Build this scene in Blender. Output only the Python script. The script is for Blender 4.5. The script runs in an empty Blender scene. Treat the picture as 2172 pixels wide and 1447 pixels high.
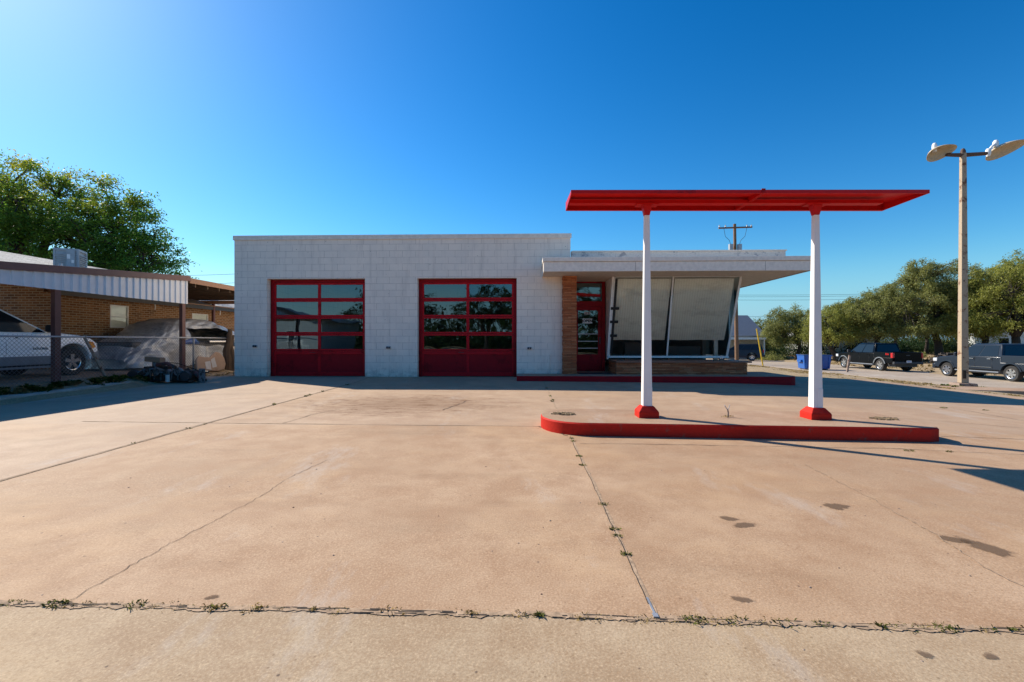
import bpy, math, random
import numpy as np
from mathutils import Vector, Matrix
R = math.radians
rnd = random.Random(7)
scene = bpy.context.scene
COL = scene.collection

# ---------------------------------------------------------------- camera
cam = bpy.data.cameras.new("camera"); camo = bpy.data.objects.new("camera", cam); COL.objects.link(camo)
cam.sensor_width = 36; cam.lens = 36 * 965 / 2172
cam.clip_start = 0.05; cam.clip_end = 6000
camo.location = (0, 0, 1.28); camo.rotation_euler = (R(90), 0, R(1.7))
scene.camera = camo
scene.view_settings.view_transform = 'Standard'; scene.view_settings.look = 'None'
scene.view_settings.gamma = 1; scene.view_settings.exposure = 0.95

# ---------------------------------------------------------------- sun and sky
SUN = Vector((-1.12, .68, 1.0)).normalized()
ELEV = math.asin(SUN.z); AZ = math.atan2(SUN.x, SUN.y)
sl = bpy.data.lights.new("sun", 'SUN'); sl.energy = 3.75; sl.angle = R(.5); sl.color = (1, .92, .79)
slo = bpy.data.objects.new("sun", sl); COL.objects.link(slo)
slo.rotation_euler = SUN.to_track_quat('Z', 'Y').to_euler(); slo.location = (0, 0, 50)
W = bpy.data.worlds.new("World"); scene.world = W; W.use_nodes = True
wn = W.node_tree; wn.nodes.clear()
wo = wn.nodes.new('ShaderNodeOutputWorld'); wb = wn.nodes.new('ShaderNodeBackground')
sky = wn.nodes.new('ShaderNodeTexSky'); sky.sky_type = 'NISHITA'; sky.sun_disc = False
sky.sun_elevation = ELEV; sky.sun_rotation = AZ % (2 * math.pi)
sky.air_density = 1.0; sky.dust_density = .35; sky.ozone_density = 3.0
hs = wn.nodes.new('ShaderNodeGamma'); hs.inputs[1].default_value = 1.55
bw = wn.nodes.new('ShaderNodeRGBToBW'); wn.links.new(sky.outputs[0], bw.inputs[0])
ma = wn.nodes.new('ShaderNodeMath'); ma.operation = 'MULTIPLY_ADD'; ma.inputs[1].default_value = .62; ma.inputs[2].default_value = 5.6; wn.links.new(bw.outputs[0], ma.inputs[0])
dv = wn.nodes.new('ShaderNodeVectorMath'); dv.operation = 'DIVIDE'; wn.links.new(sky.outputs[0], dv.inputs[0]); wn.links.new(ma.outputs[0], dv.inputs[1])
wn.links.new(dv.outputs[0], hs.inputs['Color']); sm = wn.nodes.new('ShaderNodeVectorMath'); sm.operation = 'SCALE'; sm.inputs['Scale'].default_value = 6.9
tn = wn.nodes.new('ShaderNodeVectorMath'); tn.operation = 'MULTIPLY'; tn.inputs[1].default_value = (.98, 1.12, .965)
hs2 = wn.nodes.new('ShaderNodeHueSaturation'); hs2.inputs['Saturation'].default_value = 1.18
wn.links.new(hs.outputs[0], hs2.inputs['Color']); wn.links.new(hs2.outputs[0], sm.inputs[0]); wn.links.new(sm.outputs[0], tn.inputs[0]); gm = wn.nodes.new('ShaderNodeNewGeometry'); sp = wn.nodes.new('ShaderNodeSeparateXYZ'); wn.links.new(gm.outputs['Incoming'], sp.inputs[0])
def wmap(sock, a, b, c, d):
    r_ = wn.nodes.new('ShaderNodeMapRange'); r_.interpolation_type = 'SMOOTHSTEP'; wn.links.new(sock, r_.inputs[0])
    for i_, v_ in enumerate((a, b, c, d)): r_.inputs[i_+1].default_value = v_
    return r_.outputs[0]
def wmix(fac, a, b):
    m_ = wn.nodes.new('ShaderNodeMix'); m_.data_type = 'RGBA'; wn.links.new(fac, m_.inputs[0])
    for s_, v_ in ((m_.inputs[6], a), (m_.inputs[7], b)):
        if isinstance(v_, tuple): s_.default_value = v_
        else: wn.links.new(v_, s_)
    return m_.outputs[2]
# pale band of air low on the horizon, paler towards the sun's side (Incoming points back at the viewer, hence the signs)
hc = wmix(wmap(sp.outputs[0], -.55, .65, 0, 1), (1.15, 2.4, 3.7, 1), (2.7, 3.55, 4.3, 1))
wn.links.new(wmix(wmap(sp.outputs[2], -.17, -.0, 0, .85), tn.outputs[0], hc), wb.inputs[0])
wb.inputs[1].default_value = .118
wn.links.new(wb.outputs[0], wo.inputs[0])

# ---------------------------------------------------------------- ground height
def cl(v, a, b): return max(a, min(b, v))
def gz(x, y):
    z = 0.12*cl(y, -4, 12.5)/12.5 + 0.06*cl((y-12.5)/1.45, 0, 1)*(1-cl((x-7)/2, 0, 1))
    return z-.008*cl(x, 0, 6)-.035*(cl(x, 6, 12.8)-6)-.088*(cl(x, 12.8, 19.5)-12.8)-.01*(cl(x, 19.5, 24)-19.5)+.02*(cl(x, 30, 55)-30)

# ---------------------------------------------------------------- materials
class NT:
    def __init__(s, name):
        s.m = bpy.data.materials.new(name); s.m.use_nodes = True
        s.t = s.m.node_tree; s.t.nodes.clear()
        s.out = s.n('OutputMaterial')
    def n(s, ty, **kw):
        nd = s.t.nodes.new('ShaderNode' + ty)
        for k, v in kw.items(): setattr(nd, k, v)
        return nd
    def l(s, a, b): s.t.links.new(a, b)
    def pos(s, obj=False):
        return s.n('TexCoord').outputs['Object'] if obj else s.n('NewGeometry').outputs['Position']
    def noise(s, co, scale, detail=4, rough=.6, stretch=None):
        if stretch:
            mp = s.n('Mapping'); mp.inputs['Scale'].default_value = stretch; s.l(co, mp.inputs[0]); co = mp.outputs[0]
        nd = s.n('TexNoise'); nd.inputs['Scale'].default_value = scale; nd.inputs['Detail'].default_value = detail
        nd.inputs['Roughness'].default_value = rough; s.l(co, nd.inputs['Vector']); return nd.outputs['Fac']
    def ramp(s, fac, stops):
        r = s.n('ValToRGB'); e = r.color_ramp.elements
        while len(e) < len(stops): e.new(.5)
        for i, (p, c) in enumerate(stops):
            e[i].position = p; e[i].color = tuple(c) + (1,) if len(c) == 3 else c
        s.l(fac, r.inputs[0]); return r.outputs[0]
    def mix(s, fac, a, b, mode='MIX'):
        m = s.n('Mix', data_type='RGBA', blend_type=mode)
        for sock, v in ((m.inputs[0], fac), (m.inputs[6], a), (m.inputs[7], b)):
            if hasattr(v, 'is_linked') or hasattr(v, 'links'): s.l(v, sock)
            else: sock.default_value = v if not isinstance(v, tuple) else (v + (1,) if len(v) == 3 else v)
        return m.outputs[2]
    def math(s, op, a, b=0.):
        m = s.n('Math', operation=op)
        for sock, v in ((m.inputs[0], a), (m.inputs[1], b)):
            if hasattr(v, 'links'): s.l(v, sock)
            else: sock.default_value = v
        return m.outputs[0]
    def bsdf(s, col, rough=.6, metal=0., spec=.5, bump=None, bstr=.3, bdist=.01, coat=0., trans=None):
        b = s.n('BsdfPrincipled')
        for nm, v in (('Base Color', col), ('Roughness', rough), ('Metallic', metal)):
            if hasattr(v, 'links'): s.l(v, b.inputs[nm])
            else: b.inputs[nm].default_value = v if not isinstance(v, tuple) else (v + (1,) if len(v) == 3 else v)
        b.inputs['Specular IOR Level'].default_value = spec; b.inputs['Coat Weight'].default_value = coat
        b.inputs['Coat Roughness'].default_value = .08
        if bump is not None:
            bp = s.n('Bump'); bp.inputs['Strength'].default_value = bstr; bp.inputs['Distance'].default_value = bdist
            s.l(bump, bp.inputs['Height']); s.l(bp.outputs[0], b.inputs['Normal'])
        s.l(b.outputs[0], s.out.inputs[0]); return b

def rgb(*a): return tuple(a)
def plain(name, col, rough=.6, metal=0., var=.12, scale=6, coat=0., spec=.5, bs=.15, obj=True, bd=.004):
    t = NT(name); co = t.pos(obj)
    n1 = t.noise(co, scale, 5); n2 = t.noise(co, scale*9, 3)
    a = tuple(c*(1-var) for c in col); b = tuple(min(1, c*(1+var)) for c in col)
    c = t.ramp(n1, [(.3, a), (.7, b)])
    t.bsdf(c, rough, metal, spec, n2, bs, bd, coat); return t.m

def worn(name, col, dirt, amount=.5, rough=.6, scale=4, metal=0., bs=.3, obj=False, spec=.5):
    """paint over something: blotches of dirt/rust where noise is high"""
    t = NT(name); co = t.pos(obj)
    n1 = t.noise(co, scale, 8, .7); n2 = t.noise(co, scale*6, 4)
    c0 = t.ramp(n2, [(.3, tuple(c*.88 for c in col)), (.7, tuple(min(1, c*1.08) for c in col))])
    f = t.ramp(n1, [(amount, (0, 0, 0)), (amount+.06, (1, 1, 1))])
    c = t.mix(f, c0, dirt)
    t.bsdf(c, rough, metal, spec, n2, bs, .004); return t.m

MAT = {}
def concrete(name, base, seam=True, grey=0.):
    t = NT(name); co = t.pos()
    big = t.noise(co, .35, 5, .6); med = t.noise(co, 2.2, 6, .65); fine = t.noise(co, 95, 5, .8)
    spk = t.n('TexVoronoi'); spk.inputs['Scale'].default_value = 75; t.l(co, spk.inputs['Vector'])
    c = t.ramp(big, [(.3, tuple(x*.78 for x in base)), (.5, base), (.68, (base[0]*1.16, base[1]*1.2, base[2]*1.26))])
    c = t.mix(t.ramp(med, [(.38, (.9, .9, .9)), (.6, (0, 0, 0))]), c, (base[0]*.80, base[1]*.73, base[2]*.68))
    c = t.mix(t.ramp(fine, [(.36, (.75,)*3), (.5, (0, 0, 0))]), c, (base[0]*.66, base[1]*.56, base[2]*.46))
    c = t.mix(t.ramp(fine, [(.53, (0,)*3), (.66, (.9,)*3)]), c, (base[0]*1.32, base[1]*1.32, base[2]*1.3))
    agg = t.ramp(spk.outputs['Distance'], [(.12, (.6,)*3), (.3, (0,)*3)])
    worn_ = t.ramp(t.noise(co, .9, 6, .7), [(.45, (0,)*3), (.62, (1,)*3)])
    c = t.mix(t.math('MULTIPLY', agg, worn_), c, (base[0]*.55, base[1]*.48, base[2]*.42))
    sc = t.ramp(t.noise(co, 1.1, 8, .75, (1, .35, 1)), [(.56, (0,)*3), (.70, (.45,)*3)])
    c = t.mix(sc, c, (.5, .46, .42))
    # dark traffic film and tyre-worn patches
    sc2 = t.ramp(t.noise(co, .7, 8, .8, (.5, 1.6, 1)), [(.52, (0,)*3), (.68, (.5,)*3)])
    c = t.mix(t.ramp(t.noise(co, .28, 6, .7), [(.5, (0,)*3), (.66, (.45,)*3)]), c, (base[0]*1.12, base[1]*1.02, base[2]*.82))
    c = t.mix(sc2, c, (base[0]*.62, base[1]*.58, base[2]*.54))
    pv = t.n('TexVoronoi'); pv.inputs['Scale'].default_value = 6.5; t.l(co, pv.inputs['Vector'])
    c = t.mix(t.ramp(pv.outputs['Distance'], [(.03, (.85,)*3), (.055, (0,)*3)]), c, (.09, .06, .045))
    pv2 = t.n('TexVoronoi'); pv2.inputs['Scale'].default_value = 17; t.l(co, pv2.inputs['Vector'])
    c = t.mix(t.ramp(pv2.outputs['Distance'], [(.06, (.6,)*3), (.12, (0,)*3)]), c, (base[0]*.45, base[1]*.38, base[2]*.32))
    if seam:   # slabs poured at different times
        sx = t.n('SeparateXYZ'); t.l(co, sx.inputs[0])
        f = t.math('MULTIPLY', t.math('GREATER_THAN', sx.outputs[0], .6), .10)
        c = t.mix(f, c, (base[0]*.5, base[1]*.42, base[2]*.34))
        f = t.math('MULTIPLY', t.math('LESS_THAN', sx.outputs[0], -4.7), .16)
        c = t.mix(f, c, (.5, .44, .38))
        f = t.math('MULTIPLY', t.math('GREATER_THAN', sx.outputs[1], 6.5), .18)
        c = t.mix(f, c, (.44, .36, .29))
        # scuffed band before the doors
        mp = t.n('Mapping'); mp.inputs['Location'].default_value = (2.3, -8.6, 0); t.l(co, mp.inputs[0])
        mp2 = t.n('Mapping'); mp2.inputs['Scale'].default_value = (.42, .62, 0); t.l(mp.outputs[0], mp2.inputs[0])
        ln = t.n('VectorMath', operation='LENGTH'); t.l(mp2.outputs[0], ln.inputs[0])
        e = t.math('ADD', t.math('ADD', ln.outputs['Value'], -.75), t.math('MULTIPLY', t.noise(co, 2.2, 9, .85, (.6, 1.3, 1)), 1.5))
        c = t.mix(t.ramp(e, [(.25, (.75,)*3), (.8, (0,)*3)]), c, (base[0]*.60, base[1]*.54, base[2]*.50))
        e2 = t.math('MULTIPLY', t.ramp(e, [(.6, (1,)*3), (1.0, (0,)*3)]), t.ramp(t.noise(co, 7, 9, .8, (.5, 1.5, 1)), [(.42, (1,)*3), (.5, (0,)*3)]))
        c = t.mix(e2, c, (base[0]*.45, base[1]*.36, base[2]*.3))
    h = t.math('ADD', t.math('MULTIPLY', fine, .6), t.math('MULTIPLY', spk.outputs['Distance'], .6))
    h = t.math('ADD', h, t.math('MULTIPLY', med, .5))
    t.bsdf(c, .82, 0, .3, h, .3, .004); return t.m

MAT['concrete'] = concrete('concrete', (.45, .302, .19))
MAT['sidewalk'] = concrete('sidewalk_concrete', (.42, .31, .20), seam=False)
MAT['road'] = concrete('road_concrete', (.40, .335, .27), seam=False)
MAT['walk'] = concrete('walkway_concrete', (.38, .27, .19), seam=False)
MAT['island'] = concrete('island_concrete', (.40, .27, .18), seam=False)
MAT['kerb'] = concrete('kerb_concrete', (.42, .37, .33), seam=False)

def dirt_mat(name, a, b, c2, scale=1.2):
    t = NT(name); co = t.pos()
    n = t.noise(co, scale, 8, .7); n2 = t.noise(co, scale*22, 5, .7); n3 = t.noise(co, .15, 4)
    c = t.ramp(n, [(.3, a), (.52, b), (.7, c2)])
    c = t.mix(t.ramp(n2, [(.4, (.55,)*3), (.55, (0,)*3)]), c, tuple(x*.55 for x in a))
    c = t.mix(t.math('MULTIPLY', n3, .25), c, (.30, .26, .12))
    t.bsdf(c, .95, 0, .2, t.math('ADD', n, n2), .8, .03); return t.m
MAT['dirt'] = dirt_mat('dirt', (.30, .20, .12), (.43, .31, .19), (.50, .40, .25))
MAT['gravel'] = dirt_mat('joint_dirt', (.28, .19, .12), (.40, .28, .175), (.52, .38, .24), 14)
MAT['sand'] = plain('joint_sand', (.36, .245, .155), .95, var=.4, scale=30, obj=False)
MAT['dark'] = plain('dark_gap', (.05, .035, .025), .95, var=.3, scale=20)
MAT['asphalt'] = plain('asphalt', (.07, .068, .066), .9, var=.2, scale=8, obj=False)

def block_mat():
    t = NT('painted_block'); co = t.pos()
    sx = t.n('SeparateXYZ'); t.l(co, sx.inputs[0]); cx = t.n('CombineXYZ')
    t.l(t.math('ADD', sx.outputs[0], sx.outputs[1]), cx.inputs[0])
    t.l(t.math('ADD', sx.outputs[2], -.012), cx.inputs[1])
    # wobble so that the courses are not ruler straight
    wob = t.n('VectorMath', operation='MULTIPLY_ADD')
    nz = t.n('TexNoise'); nz.inputs['Scale'].default_value = 2.5; t.l(co, nz.inputs['Vector'])
    t.l(nz.outputs['Color'], wob.inputs[0]); wob.inputs[1].default_value = (.012, .008, 0); t.l(cx.outputs[0], wob.inputs[2])
    br = t.n('TexBrick'); t.l(wob.outputs[0], br.inputs['Vector'])
    br.inputs['Scale'].default_value = 1; br.inputs['Brick Width'].default_value = .4064
    br.inputs['Row Height'].default_value = .2032; br.inputs['Mortar Size'].default_value = .0055
    br.inputs['Mortar Smooth'].default_value = .3; br.inputs['Bias'].default_value = 0
    br.inputs['Color1'].default_value = (.95, .82, .69, 1); br.inputs['Color2'].default_value = (.90, .78, .66, 1)
    br.inputs['Mortar'].default_value = (.93, .80, .675, 1)
    n1 = t.noise(co, 1.3, 6, .7); n2 = t.noise(co, 55, 4, .6)
    # joints: partly filled by paint, so only some of them read dark
    fill = t.ramp(t.noise(co, 3.2, 5, .7), [(.34, (.15,)*3), (.56, (1,)*3)])
    mort = t.math('MULTIPLY', br.outputs['Fac'], fill)
    c = t.mix(t.math('MULTIPLY', mort, .75), br.outputs['Color'], (.42, .34, .27))
    c = t.mix(t.ramp(n1, [(.35, (.22,)*3), (.6, (0,)*3)]), c, (.58, .54, .50))
    # splash dirt low on the wall
    low = t.n('MapRange'); t.l(sx.outputs[2], low.inputs[0]); low.inputs[1].default_value = .18; low.inputs[2].default_value = .55
    low.inputs[3].default_value = .75; low.inputs[4].default_value = 0
    c = t.mix(t.math('MULTIPLY', low.outputs[0], t.ramp(t.noise(co, 6, 8, .75), [(.45, (0,)*3), (.6, (1,)*3)])), c, (.42, .34, .27))
    c = t.mix(t.ramp(t.noise(co, 1.6, 5, .7, (4, 4, .35)), [(.52, (0,)*3), (.7, (.4,)*3)]), c, (.60, .50, .42))
    # pin holes
    v = t.n('TexVoronoi'); v.inputs['Scale'].default_value = 3.3; t.l(co, v.inputs['Vector'])
    c = t.mix(t.ramp(v.outputs['Distance'], [(.035, (.7,)*3), (.05, (0,)*3)]), c, (.2, .16, .13))
    h = t.math('SUBTRACT', t.math('MULTIPLY', n2, .35), t.math('MULTIPLY', br.outputs['Fac'], .8))
    t.bsdf(c, .65, 0, .25, h, .6, .005); return t.m
MAT['block'] = block_mat()

def brick_mat(name, w, h, m, c1, c2, c3, mc, axis='y', bump=.012, jit=.0):
    t = NT(name); co = t.pos()
    sx = t.n('SeparateXYZ'); t.l(co, sx.inputs[0]); cx = t.n('CombineXYZ')
    t.l(t.math('ADD', sx.outputs[0], sx.outputs[1]), cx.inputs[0]); t.l(sx.outputs[2], cx.inputs[1])
    vec = cx.outputs[0]
    if jit:
        wob = t.n('VectorMath', operation='MULTIPLY_ADD'); nz = t.n('TexNoise'); nz.inputs['Scale'].default_value = 3
        t.l(co, nz.inputs['Vector']); t.l(nz.outputs['Color'], wob.inputs[0]); wob.inputs[1].default_value = (jit*3, jit, 0)
        t.l(vec, wob.inputs[2]); vec = wob.outputs[0]
    br = t.n('TexBrick'); t.l(vec, br.inputs['Vector'])
    br.inputs['Scale'].default_value = 1; br.inputs['Brick Width'].default_value = w; br.inputs['Row Height'].default_value = h
    br.inputs['Mortar Size'].default_value = m; br.inputs['Bias'].default_value = 0; br.inputs['Mortar Smooth'].default_value = .2
    br.inputs['Color1'].default_value = (0, 0, 0, 1); br.inputs['Color2'].default_value = (1, 1, 1, 1); br.inputs['Mortar'].default_value = (.5, .5, .5, 1)
    if jit: br.offset_frequency = 2; br.squash = .6; br.squash_frequency = 3
    c = t.ramp(br.outputs['Color'], [(.0, c1), (.45, c2), (1., c3)])
    c = t.mix(t.ramp(t.noise(co, 2.5, 7, .7), [(.4, (.35,)*3), (.6, (0,)*3)]), c, tuple(x*.6 for x in c1))
    c = t.mix(br.outputs['Fac'], c, mc)
    n2 = t.noise(co, 60, 4)
    hgt = t.math('SUBTRACT', t.math('ADD', t.math('MULTIPLY', n2, .3), t.math('MULTIPLY', br.outputs['Color'], .3)), br.outputs['Fac'])
    t.bsdf(c, .85, 0, .3, hgt, .8, bump); return t.m
MAT['stone'] = brick_mat('ledge_stone', .42, .047, .005, (.42, .12, .045), (.56, .18, .07), (.66, .26, .12), (.20, .07, .035), bump=.02, jit=.02)
MAT['brick'] = brick_mat('house_brick', .23, .078, .011, (.17, .075, .03), (.30, .135, .05), (.38, .19, .08), (.42, .33, .22))
MAT['shingle'] = brick_mat('shingle', .3, .09, .006, (.30, .29, .28), (.38, .37, .36), (.46, .45, .43), (.2, .2, .2))
MAT['stonecap'] = worn('sandstone_cap', (.30, .13, .075), (.2, .1, .07), .6)

MAT['trim'] = worn('white_trim', (.84, .745, .64), (.5, .44, .36), .66, .55, 1.6, bs=.1)
MAT['oldtrim'] = worn('flaking_trim', (.72, .66, .59), (.36, .34, .34), .55, .7, 3)
MAT['soffit'] = worn('soffit_paint', (.76, .63, .50), (.5, .42, .34), .66, .6, 1.3)
MAT['postwhite'] = plain('white_post', (.82, .80, .77), .5, var=.04, scale=3, bs=.04)
MAT['red'] = worn('red_paint', (.50, .008, .016), (.33, .004, .010), .55, .5, 2, bs=.12, spec=.15)
MAT['redbright'] = worn('red_canopy_paint', (.54, .008, .008), (.34, .004, .006), .60, .42, 2.2, bs=.08, spec=.18)
MAT['redkerb'] = worn('red_kerb_paint', (.52, .022, .012), (.30, .07, .05), .60, .7, 5, bs=.5, spec=.15)
MAT['darkred'] = worn('dark_red_kerb_paint', (.36, .010, .016), (.2, .014, .016), .57, .7, 3.5, bs=.5, spec=.12)
MAT['doorred'] = worn('door_red', (.30, .005, .012), (.20, .003, .008), .55, .5, 2, bs=.1, spec=.15)
MAT['black'] = plain('black_rubber', (.02, .02, .021), .75)
MAT['tyre'] = plain('tyre_rubber', (.028, .027, .026), .85)
MAT['plasticdark'] = plain('dark_plastic', (.035, .036, .04), .5)
MAT['chrome'] = plain('alloy', (.62, .62, .63), .25, 1., var=.05)
MAT['galv'] = plain('galvanised_steel', (.42, .43, .45), .5, .6)
MAT['mesh'] = plain('fence_wire', (.20, .20, .21), .6, .4)
MAT['brown'] = plain('brown_metal', (.13, .045, .038), .5, bs=.05)
MAT['brownfas'] = plain('brown_fascia', (.17, .075, .06), .45, bs=.05)
MAT['tan'] = plain('tan_wood', (.36, .20, .12), .7)
MAT['wood'] = plain('dark_wood', (.10, .065, .042), .85)
MAT['corr'] = plain('corrugated_white', (.62, .64, .68), .45, .2, var=.05, bs=.05)
MAT['rust'] = worn('rusty_steel', (.30, .22, .17), (.11, .04, .02), .52, .7, 6)
MAT['polepaint'] = worn('pole_paint', (.40, .30, .20), (.16, .065, .03), .55, .65, 3.3)
MAT['rustdark'] = worn('rusty_arm', (.08, .04, .025), (.25, .13, .08), .6, .7, 9)
MAT['shade'] = worn('lamp_shade_enamel', (.50, .40, .27), (.34, .20, .08), .56, .45, 2.2)
MAT['lampwhite'] = plain('lamp_white', (.8, .8, .8), .35, var=.04, bs=0)
MAT['bluebin'] = plain('blue_bin_paint', (.012, .10, .38), .45, coat=.2)
MAT['yellow'] = plain('yellow_plastic', (.75, .48, .03), .5)
MAT['polewood'] = plain('pole_wood', (.20, .11, .06), .85, var=.25, scale=12)
MAT['housewall'] = plain('pale_siding', (.55, .53, .48), .7)
MAT['greymetal'] = plain('grey_metal_roof', (.17, .19, .22), .45, .5)
MAT['whitepaint'] = plain('white_paint', (.80, .79, .76), .5)
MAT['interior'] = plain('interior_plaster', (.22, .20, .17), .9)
MAT['cardboard'] = worn('foam_board', (.40, .27, .19), (.28, .18, .12), .6, .9, 5, obj=True)
MAT['foam'] = plain('white_foam', (.55, .52, .5), .8)
MAT['orange'] = plain('amber_lens', (.85, .28, .01), .25, coat=.5)
MAT['tail'] = plain('red_lens', (.5, .01, .015), .2, coat=.6)
MAT['lens'] = plain('clear_lens', (.6, .62, .65), .15, coat=.8)
MAT['acgrey'] = plain('unit_grey', (.36, .40, .42), .55)
MAT['whitesuv'] = plain('white_car_paint', (.90, .91, .93), .3, coat=.5, var=.02, bs=0)
MAT['blackpaint'] = plain('black_car_paint', (.002, .0025, .004), .22, coat=0, spec=.12, var=.02, bs=0)
MAT['greypaint'] = plain('grey_car_paint', (.020, .027, .040), .28, .15, coat=.05, spec=.25, var=.02, bs=0)
MAT['silverpaint'] = plain('silver_car_paint', (.35, .36, .38), .3, .5, coat=.8, var=.02, bs=0)
MAT['cladding'] = plain('grey_cladding', (.17, .19, .22), .55)
MAT['flare'] = plain('flare_grey', (.2, .21, .22), .4, .3)
MAT['bark'] = plain('bark', (.055, .042, .034), .95, var=.35, scale=14, bs=.6, bd=.02)
MAT['engine'] = worn('oily_metal', (.045, .035, .03), (.10, .045, .028), .5, .7, 9, metal=.3, obj=True, bs=.6)
MAT['ironred'] = worn('oxidised_red', (.16, .05, .04), (.07, .05, .045), .5, .7, 9, obj=True)
MAT['enginegrey'] = worn('dull_alloy', (.22, .22, .23), (.07, .06, .055), .5, .55, 9, metal=.5, obj=True)
MAT['stain'] = plain('oil_stain', (.17, .12, .085), .7, var=.25, scale=12)

def glass_mat(name, refl=.10, tint=(.55, .6, .6), rough=.01, wav=.25):
    t = NT(name); co = t.pos()
    g = t.n('BsdfGlossy'); g.inputs['Roughness'].default_value = rough; g.inputs[0].default_value = (.72, .92, 1, 1)
    tr = t.n('BsdfTransparent'); tr.inputs[0].default_value = tint + (1,)
    fr = t.n('Fresnel'); fr.inputs[0].default_value = 1.5
    f = t.math('ADD', fr.outputs[0], refl)
    n = t.noise(co, .9, 2, .4); bp = t.n('Bump'); bp.inputs['Strength'].default_value = wav; bp.inputs['Distance'].default_value = .03
    t.l(n, bp.inputs['Height']); t.l(bp.outputs[0], g.inputs['Normal'])
    mx = t.n('MixShader'); t.l(f, mx.inputs[0]); t.l(tr.outputs[0], mx.inputs[1]); t.l(g.outputs[0], mx.inputs[2])
    t.l(mx.outputs[0], t.out.inputs[0]); return t.m
MAT['glass'] = glass_mat('window_glass', .10, (.35, .4, .42))
MAT['shopglass'] = glass_mat('shop_glass', .03, (.93, .94, .92), wav=.1)
def carglass(name, c=(.012, .016, .02)):
    t = NT(name); b = t.bsdf(c, .05, 0, .45); return t.m
MAT['carglass'] = carglass('tinted_car_glass')

def blind_mat():
    t = NT('pleated_blind'); co = t.pos()
    sx = t.n('SeparateXYZ'); t.l(co, sx.inputs[0])
    w = t.math('SINE', t.math('MULTIPLY', sx.outputs[0], 2*math.pi/.075))
    c = t.ramp(t.math('ADD', t.math('MULTIPLY', w, .5), .5), [(0, (.86, .84, .77)), (1, (.95, .93, .87))])
    c = t.mix(t.ramp(t.noise(co, 1.3, 5, .7, (1, 1, 3)), [(.5, (0,)*3), (.65, (.35,)*3)]), c, (.42, .40, .36))
    t.bsdf(c, .85, 0, .2, w, .25, .004); return t.m
MAT['blind'] = blind_mat()

def tarp_mat():
    t = NT('silver_tarp'); co = t.pos(True)
    n = t.noise(co, 1.8, 8, .6, (1, .6, 1.6)); n2 = t.noise(co, 9, 5, .6)
    r = t.n('TexVoronoi', feature='DISTANCE_TO_EDGE'); r.inputs['Scale'].default_value = 2.6
    dn = t.n('TexNoise'); dn.inputs['Scale'].default_value = 3; t.l(co, dn.inputs['Vector']); t.l(dn.outputs['Color'], r.inputs['Vector'])
    c = t.ramp(n, [(.3, (.18, .20, .225)), (.5, (.40, .42, .45)), (.70, (.68, .66, .62))])
    h = t.math('ADD', t.math('ADD', n, t.math('MULTIPLY', n2, .3)), t.math('MULTIPLY', r.outputs[0], .8))
    t.bsdf(c, .34, .25, .6, h, 1., .05); return t.m
MAT['tarp'] = tarp_mat()

def leaf_mat(name, c1, c2, c3, accent=None, zlo=8, zhi=12):
    t = NT(name); g = t.n('NewGeometry'); co = g.outputs['Position']
    c = t.ramp(g.outputs['Random Per Island'], [(0, c1), (.5, c2), (1, c3)])
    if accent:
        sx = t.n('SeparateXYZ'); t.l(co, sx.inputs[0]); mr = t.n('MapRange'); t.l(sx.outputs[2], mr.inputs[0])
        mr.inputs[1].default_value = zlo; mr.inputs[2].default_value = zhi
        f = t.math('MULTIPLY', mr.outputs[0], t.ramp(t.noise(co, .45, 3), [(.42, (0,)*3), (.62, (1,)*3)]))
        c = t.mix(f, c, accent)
    c = t.mix(t.ramp(t.noise(co, .5, 3), [(.4, (.45,)*3), (.6, (0,)*3)]), c, tuple(x*.62 for x in c1))
    d = t.n('BsdfPrincipled'); t.l(c, d.inputs['Base Color']); d.inputs['Roughness'].default_value = .5; d.inputs['Specular IOR Level'].default_value = .3
    tr = t.n('BsdfTranslucent'); t.l(t.mix(.35, c, (.35, .40, .02), 'ADD') if False else c, tr.inputs[0])
    mx = t.n('MixShader'); mx.inputs[0].default_value = .5
    t.l(d.outputs[0], mx.inputs[1]); t.l(tr.outputs[0], mx.inputs[2]); t.l(mx.outputs[0], t.out.inputs[0]); return t.m
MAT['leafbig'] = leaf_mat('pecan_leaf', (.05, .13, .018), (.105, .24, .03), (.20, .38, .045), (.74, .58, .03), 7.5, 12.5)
MAT['leafmesq'] = leaf_mat('mesquite_leaf', (.17, .185, .05), (.28, .29, .085), (.40, .40, .14))
MAT['leafmesq2'] = leaf_mat('mesquite_leaf_yellower', (.22, .24, .045), (.34, .35, .07), (.46, .45, .12))
MAT['leafdark'] = leaf_mat('evergreen_leaf', (.02, .045, .014), (.035, .07, .02), (.06, .10, .03))
MAT['grass'] = leaf_mat('green_grass', (.07, .13, .02), (.13, .19, .035), (.24, .25, .06))
MAT['jointgrass'] = leaf_mat('joint_grass', (.13, .17, .04), (.22, .25, .07), (.36, .33, .13))
MAT['drygrass'] = leaf_mat('dry_grass', (.36, .27, .11), (.48, .37, .17), (.58, .47, .24))

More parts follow.
